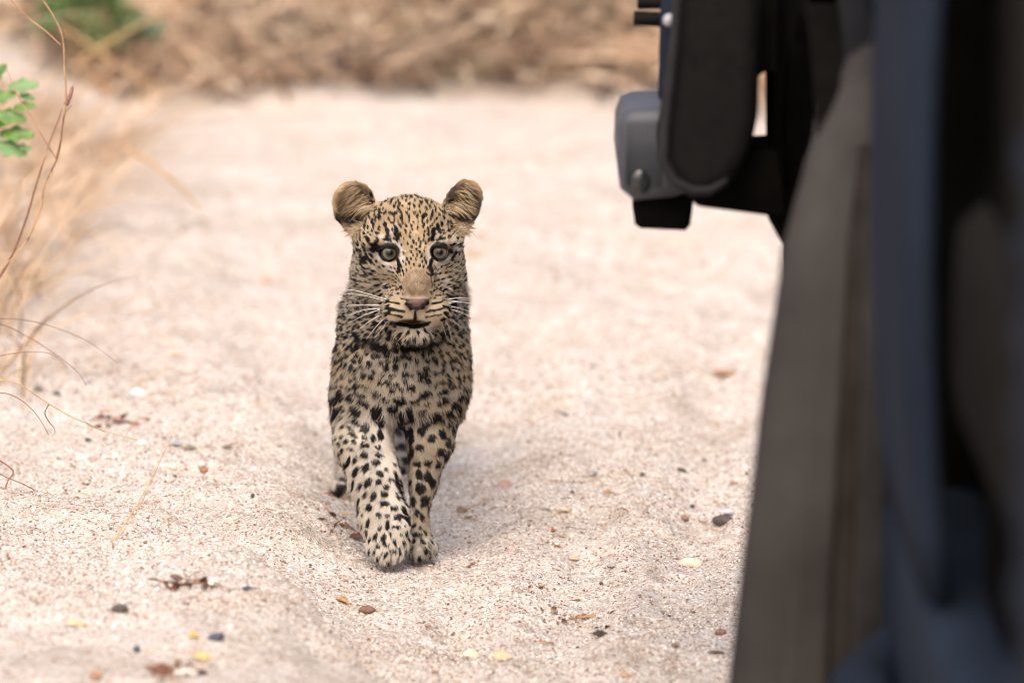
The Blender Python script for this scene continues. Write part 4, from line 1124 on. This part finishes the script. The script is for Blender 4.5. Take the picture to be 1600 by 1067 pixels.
# leafy green sprig at the left edge
leafg = NT('green_leaf'); v = leafg.obj()
leafg.link(leafg.ramp(leafg.noise(70, 3, .6, v), [(.35, lin(58, 96, 26)), (.6, lin(92, 132, 40)), (.75, lin(130, 164, 72))]), leafg.b.inputs['Base Color'])
leafg.b.inputs['Roughness'].default_value = .45
leafg = leafg.m
leafb = simple('bluish_leaf', lin(104, 140, 84), .5, .4, .2, 60)
def leaf_mesh(name, mat, parent, base, direction, normal, ln, wd, lobes=3, curl=.25):
    d = Vector(direction).normalized(); n_ = Vector(normal).normalized(); s = d.cross(n_).normalized(); n_ = s.cross(d)
    V = []; F = []; K = 14
    for i in range(K + 1):
        q = i / K; w_ = wd * (sin(pi * min(1, q * .93 + .04)) ** .8) * (1 + (.22 * sin(q * pi * 2 * (lobes + .5)) if lobes else 0))
        c0 = Vector(base) + d * (ln * q) - n_ * (curl * ln * q * q)
        for k, e in enumerate((-1, -.5, 0, .5, 1)): V.append(tuple(c0 + s * (w_ * e) + n_ * (abs(e) * wd * .25)))
    for i in range(K):
        for k in range(4): F.append((i * 5 + k, i * 5 + k + 1, (i + 1) * 5 + k + 1, (i + 1) * 5 + k))
    o = mesh_np(name, V, F, mat, parent)
    md_ = o.modifiers.new('thick', 'SOLIDIFY'); md_.thickness = .0006
    return o
r = empty('leafy_sprig', (0, 0, 0), 'sprig of lobed green leaves poking in at the left edge', 'plant')
ysp = 7.75
stalk('stem', [(-150, 700), (-120, 500), (-70, 330), (-30, 220), (-5, 165), (5, 130)], ysp + .03, .003, .0015, stalkm, r)
stalk('stem', [(-60, 300), (-30, 240), (0, 205), (20, 170), (28, 160)], ysp + .02, .0015, .0006, stalkm, r)
for px, py, dx, dz, ln, m in ((0, 212, 1, .15, .046, leafg), (-12, 182, 1, .02, .046, leafg), (-14, 160, 1, .5, .036, leafg), (22, 172, 1, .35, .030, leafg), (14, 138, 1, .25, .040, leafb),
                              (-12, 228, 1, -.1, .048, leafb), (-18, 132, .7, .9, .036, leafg), (24, 230, .9, 0, .022, leafb), (-30, 205, .8, .4, .04, leafg), (30, 150, 1, -.1, .022, leafb)):
    leaf_mesh('leaf', m, r, W(px, py, ysp), (dx, -.25, dz), (.15 * random.uniform(-1, 1), -.75, .6), ln, ln * .25, 2)
# green bush, blurred, behind the verge
def bush(name, cx, y, cz, rx, rz, n, pal, label, lw=.02, twigs=9):
    rr_ = empty(name, (0, 0, 0), label, 'bush')
    a = unit(RNG.normal(0, 1, (n, 3))) * (RNG.random((n, 1)) ** .45) * (rx, rx * .7, rz) + (cx, y, cz)
    a = a + (np.stack([noise3(a, 9, 81 + q) - .5 for q in range(3)], 1)) * .10
    d = unit(RNG.normal(0, 1, (n, 3)) + (0, 0, .3)); c_ = np.array(pal)[RNG.choice(len(pal), n)] * (.6 + .7 * RNG.random((n, 1)))
    f_ = blades('foliage', a, d, lw * (1 + RNG.random(n)), lw * .35 * (1 + RNG.random(n)), c_, RNG.normal(0, .3, (n, 3)), seg=2); f_.parent = rr_
    gz = float(ground_z(cx, y))
    for k in range(twigs):
        e = np.array((cx + random.uniform(-rx, rx) * .8, y + random.uniform(-.1, .1), cz + random.uniform(0, rz)))
        s_ = np.array((cx + random.uniform(-.04, .04), y, gz - .02)); md_ = (s_ + e) / 2 + np.array((random.uniform(-.04, .04), 0, .03))
        tube('stem', spline([s_, md_, e], 4), [.006 - .0005 * j for j in range(9)], stalkm, rr_, 5)
greens = [lin(84, 112, 62), lin(110, 138, 84), lin(134, 156, 112), lin(150, 150, 104)]
bush('green_bush', W(140, 20, 11.2)[0], 11.2, W(150, 28, 11.2)[2], .11, .055, 1000, greens, 'small green bush on the bank behind the left verge', .018)
bush('green_bush', W(205, 50, 11.25)[0], 11.25, W(205, 50, 11.25)[2], .06, .035, 380, [lin(120, 146, 116), lin(140, 162, 134), lin(104, 130, 96)], 'low bluish green bush just right of the darker green one', .016, 5)
darks = [lin(104, 84, 66), lin(84, 68, 56), lin(128, 102, 80), lin(150, 124, 96)]
for px, py, rx, rz, lab in ((350, 60, .10, .05, 'dark brown dry bush on the bank right of the green bushes'), (580, 40, .12, .05, 'dark greyish dry bush on the bank straight behind the cub'),
                            (900, 85, .13, .05, 'dark brown dry bush on the bank beside the vehicle bumper'), (760, 100, .08, .03, 'low dark dry bush between the cub and the vehicle on the bank')):
    yy = 11.8; c = W(px, py, yy); bush('dry_bush', c[0], yy, max(c[2], float(ground_z(c[0], yy)) + .03), rx, rz, 520, darks, lab, .022, 7)
# long pale stalks crossing in front of the bush
for pts, y, lab in (([(110, 110), (150, 78), (215, 42), (290, 4), (340, -30)], 10.2, 'pale fallen stalk slanting up to the right before the green bush'),
                    ([(90, 40), (140, 70), (190, 108), (250, 140)], 10.3, 'pale fallen stalk slanting down to the right before the green bush'),
                    ([(190, 230), (245, 262), (290, 300), (310, 325)], 9.0, 'thin blurred brown stalk lying on the sand below the verge')):
    tag(stalk('fallen_stalk', pts, y, .0055, .0035, straw), lab, 'stalk', 'fallen stalks on the left verge')

# ------------------------------------------------------------------ pebbles, leaves and twigs on the track
def stone(px, py, wpx, hpx, colr, label, name='pebble', cat='stone', grp='pebbles on the sand'):
    p = gpoint(px, py); u_ = p[1] / FPX * 1.02
    bm = bmesh.new(); bmesh.ops.create_icosphere(bm, subdivisions=2, radius=.5)
    for v_ in bm.verts:
        q = np.array([v_.co * 1.0]); s_ = random.Random(px * 7 + py).random() * 10
        v_.co *= .62 + .75 * float(noise3(q + s_, 2.6, 5)[0]) ; v_.co.z = max(v_.co.z, -.3)
    bmesh.ops.scale(bm, verts=bm.verts, vec=(wpx * u_, wpx * u_ * .8, hpx * u_ * 1.05))
    bmesh.ops.rotate(bm, verts=bm.verts, cent=(0, 0, 0), matrix=Matrix.Rotation(px * 1.3, 3, 'Z') if wpx < 20 else Matrix.Identity(3))
    k_ = tuple(round(c_, 3) for c_ in colr)
    o = bm_obj(name, bm, stone_m.setdefault(k_, simple('stone', colr, .8, .35, .35, 260, .5, 900)), None, True)
    o.location = p + np.array((0, 0, hpx * u_ * .12)); tag(o, label, cat, grp); return o
stone_m = {}
slate, dkst, brst, whst, pkst = lin(78, 80, 92), lin(84, 78, 74), lin(138, 112, 96), lin(238, 232, 224), lin(186, 160, 148)
for a in ((217, 617, 22, 15, whst, 'white shell-like pebble in the sand at the middle left'), (338, 998, 26, 17, slate, 'dark slate blue pebble beside the yellow leaf'),
          (187, 953, 28, 18, dkst, 'dark grey pebble in the lower left foreground'), (214, 1016, 16, 14, slate, 'small dark pebble below the dark grey one, lower left'),
          (385, 921, 18, 10, slate, 'small flat slate pebble right of the whitish crumpled leaf'), (1130, 815, 34, 17, dkst, 'dark grey pebble half covered by a pale chip beside the vehicle'),
          (1070, 811, 15, 12, brst, 'brown round pebble left of the dark grey pebble near the vehicle'), (1081, 793, 10, 8, dkst, 'tiny dark pebble above the brown round one near the vehicle'),
          (1080, 882, 40, 18, lin(222, 204, 184), 'large cream pebble lying near the vehicle'), (1148, 758, 18, 10, brst, 'tan flat pebble close to the wheel arch'),
          (955, 884, 14, 7, lin(168, 162, 158), 'grey flat pebble in front of the cream pebble'), (1126, 990, 20, 14, brst, 'brown pebble in the lower right near the vehicle'),
          (395, 775, 9, 8, dkst, 'tiny dark pebble on the left mound'), (574, 954, 28, 11, lin(120, 96, 84), 'flat brown stone right of the orange leaf'),
          (140, 600, 13, 10, lin(140, 134, 138), 'small grey pebble under the arching grass blades'), (222, 693, 18, 9, whst, 'white chip at the end of the long grass stem'),
          (894, 770, 8, 6, dkst, 'tiny dark speck of stone right of the cub'), (908, 773, 9, 6, brst, 'tiny brown stone right of the cub'), (740, 882, 10, 7, brst, 'tiny brown stone at the standing paw'),
          (864, 829, 9, 7, lin(150, 92, 60), 'tiny rusty stone in the open sand right of the cub'), (796, 862, 9, 7, pkst, 'tiny pink stone in the rut right of the cub'),
          (318, 730, 18, 12, lin(150, 108, 84), 'brown pebble on top of the left mound'), (866, 950, 9, 6, dkst, 'tiny dark stone in the lower middle sand'),
          (1178, 790, 9, 7, brst, 'tiny brown stone touching the vehicle outline')):
    stone(*a)
ca_ = stone(1134, 806, 26, 6, lin(206, 204, 206), 'pale flat chip resting on the dark grey pebble near the vehicle', 'stone_chip'); ca_.location.z += .006

leaf_m = {}
def fallen(px, py, wpx, ang, colr, label, flat=.35, lift=.25, group='fallen leaves on the sand'):
    p = gpoint(px, py); u_ = p[1] / FPX * 1.02; wpx = wpx * .88
    l_ = sum(colr) / 3; colr = tuple(c_ * .72 + l_ * .22 for c_ in colr)
    k_ = tuple(round(c_, 3) for c_ in colr)
    m = leaf_m.setdefault(k_, simple('fallen_leaf', colr, .75, .2, .5, 150))
    d = Vector((cos(ang), sin(ang), lift)); n_ = Vector((.2, -.5, 1))
    lift += .25 * random.random()
    o = leaf_mesh('fallen_leaf', m, None, p + np.array((0, 0, .0030)) - np.array((d[0], d[1], 0)) * wpx * u_ * .5, d, n_, wpx * u_, wpx * u_ * flat * random.uniform(.7, 1.1), random.choice((0, 2, 3)), lift * 1.2)
    tag(o, label, 'leaf', group); return o
orange, yel, brn, dbr, grn, tanl = lin(178, 128, 72), lin(214, 178, 70), lin(130, 96, 72), lin(74, 56, 46), lin(142, 138, 104), lin(200, 176, 136)
for a in ((534, 940, 28, -.9, orange, 'orange brown leaf in front of the lifted paw'), (305, 996, 20, .6, yel, 'bright yellow leaf scrap in the lower left foreground', .45),
          (318, 1030, 30, .1, lin(222, 176, 92), 'amber leaf below the bright yellow one', .4), (120, 978, 36, .1, lin(212, 178, 130), 'pale tan leaf at the lower left', .25),
          (150, 1060, 24, .2, orange, 'orange leaf cut by the bottom edge at left', .4), (557, 842, 26, -.6, lin(112, 64, 46), 'reddish brown curled leaf just left of the lifted paw', .4),
          (512, 775, 18, -.2, lin(150, 104, 92), 'pinkish brown leaf beside the hind paw', .3), (519, 806, 15, -.7, dbr, 'small dark leaf below the hind paw', .35),
          (938, 995, 26, -.1, dbr, 'dark brown curled leaf in the lower middle sand', .35), (914, 968, 34, .1, lin(150, 104, 60), 'brown and cream split leaf above the dark curled one', .25),
          (866, 958, 18, 1.0, lin(176, 136, 88), 'small upright tan leaf in the lower middle sand', .4), (1166, 742, 18, 1.7, dbr, 'dark leaf standing up beside the vehicle outline', .3),
          (1137, 588, 52, -.35, lin(150, 108, 72), 'long brown curled leaf on the sand near the vehicle', .2), (1066, 738, 26, .3, lin(96, 82, 62), 'dark forked leaf scrap right of the cub', .25),
          (1004, 744, 10, .2, dbr, 'small dark leaf scrap left of the forked one', .4), (1102, 722, 10, .9, dbr, 'small dark scrap standing right of the forked leaf', .4),
          (930, 741, 20, .05, lin(150, 146, 142), 'grey flat leaf on the open sand', .25), (951, 773, 18, .15, orange, 'small rust leaf in the open sand', .25),
          (886, 800, 26, .05, tanl, 'pale yellow narrow leaf in the open sand', .2), (733, 808, 18, 1.2, lin(196, 176, 128), 'greenish round leaf behind the standing leg', .5),
          (722, 800, 20, .4, lin(150, 110, 76), 'brown crumbled leaf next to the greenish round one', .4), (797, 762, 44, -.05, lin(190, 140, 108), 'long thin copper leaf in the rut right of the cub', .09),
          (792, 757, 30, .15, lin(170, 110, 84), 'short thin copper leaf just above the long one', .10), (297, 702, 26, .35, grn, 'green grey leaf on the left mound', .3),
          (274, 696, 22, -.4, lin(150, 146, 150), 'grey curled leaf beside the green grey leaf', .4), (355, 703, 16, -.3, lin(110, 96, 76), 'dark olive leaf scrap on the left mound', .35),
          (340, 915, 34, .5, lin(216, 204, 190), 'whitish crumpled leaf in the lower left', .45), (328, 912, 16, 1.1, lin(92, 58, 44), 'dark leaf stalk stub on the whitish crumpled leaf', .25),
          (396, 878, 14, .8, lin(226, 190, 140), 'cream leaf fragment left of the lifted paw', .45), (275, 905, 22, -.3, lin(120, 86, 66), 'brown leaf left of the whitish crumpled one', .3),
          (185, 663, 22, .2, lin(128, 84, 64), 'dark reddish leaf by the long grass stem', .3), (160, 655, 22, .1, lin(120, 72, 62), 'maroon leaf touching the long grass stem', .3),
          (138, 690, 14, .6, lin(96, 84, 64), 'dark olive leaf under the long grass stem', .4), (210, 668, 18, .1, lin(160, 116, 92), 'brown leaf at the tip of the long grass stem', .35),
          (275, 558, 26, .1, lin(190, 160, 112), 'tan leaf in the blurred sand at upper left', .25), (740, 403, 34, .1, lin(190, 156, 116), 'tan leaf on the blurred sand right of the head', .3),
          (755, 370, 26, .7, lin(182, 146, 108), 'curled tan leaf on the blurred sand behind the right ear', .4), (415, 440, 18, -.2, lin(196, 150, 112), 'small tan leaf on the blurred sand left of the head', .4),
          (60, 610, 18, .2, lin(120, 110, 88), 'olive scrap below the arching blades at left', .4), (88, 618, 14, -.2, lin(98, 90, 74), 'dark olive scrap right of the olive one at left', .4),
          (1055, 1012, 14, .1, brn, 'small brown leaf in the lower right sand', .3), (1118, 1023, 30, -.05, lin(110, 84, 66), 'thin dark leaf at the lower right', .12),
          (785, 1030, 36, .3, lin(222, 190, 140), 'cream leaf at the bottom edge right of centre', .35), (736, 1026, 26, .1, lin(236, 214, 168), 'pale cream leaf left of the cream one at the bottom', .4),
          (979, 1058, 22, .2, lin(196, 156, 112), 'tan leaf at the bottom edge', .4), (846, 918, 18, 1.3, lin(170, 128, 80), 'tan leaf standing in the lower middle sand', .3),
          (899, 876, 16, .1, lin(206, 172, 120), 'straw coloured leaf in the open sand', .3), (255, 1052, 34, .15, lin(128, 78, 54), 'rust brown leaf clump at the bottom left edge', .45),
          (290, 1056, 40, -.1, lin(206, 190, 176), 'pale broken leaf at the bottom edge beside the rust brown clump', .4), (318, 1054, 22, .9, lin(84, 56, 44), 'dark brown leaf beside the pale broken one at the bottom', .4)):
    fallen(*a)
# thin twigs
for i, (a, b, r_, c_, lab) in enumerate((((708, 800), (765, 780), .0007, straw, 'thin pale twig behind the standing leg'), ((823, 762), (880, 752), .0006, straw, 'thin pale twig in the sand right of the cub'),
                           ((1092, 815), (1120, 816), .0008, stalkr, 'short dark twig pointing at the dark grey pebble'), ((505, 790), (546, 836), .0007, stalkm, 'dark twig in the hollow left of the paws'),
                           ((232, 905), (262, 918), .0012, stalkr, 'dark twig in the lower left foreground'))):
    p, q = gpoint(*a), gpoint(*b); p[2] += .001; q[2] += .002; m_ = (p + q) / 2; m_[2] = float(ground_z(m_[0], m_[1])) + .003
    tag(tube('twig', spline([p, m_, q], 4), [r_] * 9, c_, None, 5), lab, 'twig')
# small dark crumbs of litter, too many to count
n = 7000
y = 6.3 + 4.6 * RNG.random(n) ** 1.2; x = (RNG.random(n) * 1.5 - .78) * y / 7.2
kk = noise2(x, y, 5, 91) * .8 + noise2(x, y, 16, 92) * .5 > .55 + .35 * RNG.random(n); x, y = x[kk], y[kk]; n = len(x)
rr = .0010 + .0021 * RNG.random(n) ** 2.5 + .0012 * (y > 8)
pc = np.array([lin(128, 90, 68), lin(150, 112, 84), lin(92, 72, 60), lin(186, 148, 110), lin(110, 100, 96)])[RNG.choice(5, n)]
o = octa_field('litter_crumbs', np.stack([x, y, ground_z(x, y) + rr * .4], -1), rr, pc, attr_mat('crumb', .85, .2), .6)
tag(o, 'brown crumbs of bark and gravel strewn over the sand', 'litter', kind='stuff')

# knots of brown leaf scraps caught in the hollows
pts = []
for px, py, sx, sy, k_ in ((25, 450, 45, 18, 60), (270, 1050, 55, 12, 42), (300, 912, 34, 8, 22), (175, 658, 50, 9, 26), (860, 800, 120, 60, 14), (530, 815, 22, 22, 10), (1120, 585, 40, 10, 7), (900, 965, 60, 30, 9), (830, 400, 200, 80, 26), (300, 330, 60, 40, 22), (690, 700, 260, 60, 16)):
    for _ in range(k_): pts.append(gpoint(px + random.gauss(0, sx * .5), py + random.gauss(0, sy * .5)))
pts = np.array(pts); n = len(pts); pts[:, 2] += .002
d = unit(np.stack([RNG.normal(0, 1, n), RNG.normal(0, 1, n), RNG.normal(.25, .25, n)], 1))
cc = np.array([lin(112, 78, 58), lin(88, 62, 48), lin(150, 112, 80), lin(124, 96, 84), lin(178, 146, 112)])[RNG.choice(5, n)]
o = blades('leaf_scraps', pts, d, .009 + .014 * RNG.random(n), .0018 + .0030 * RNG.random(n), cc, RNG.normal(0, .6, (n, 3)), seg=4)
tag(o, 'brown curled leaf scraps gathered in hollows of the sand', 'leaf litter', kind='stuff')
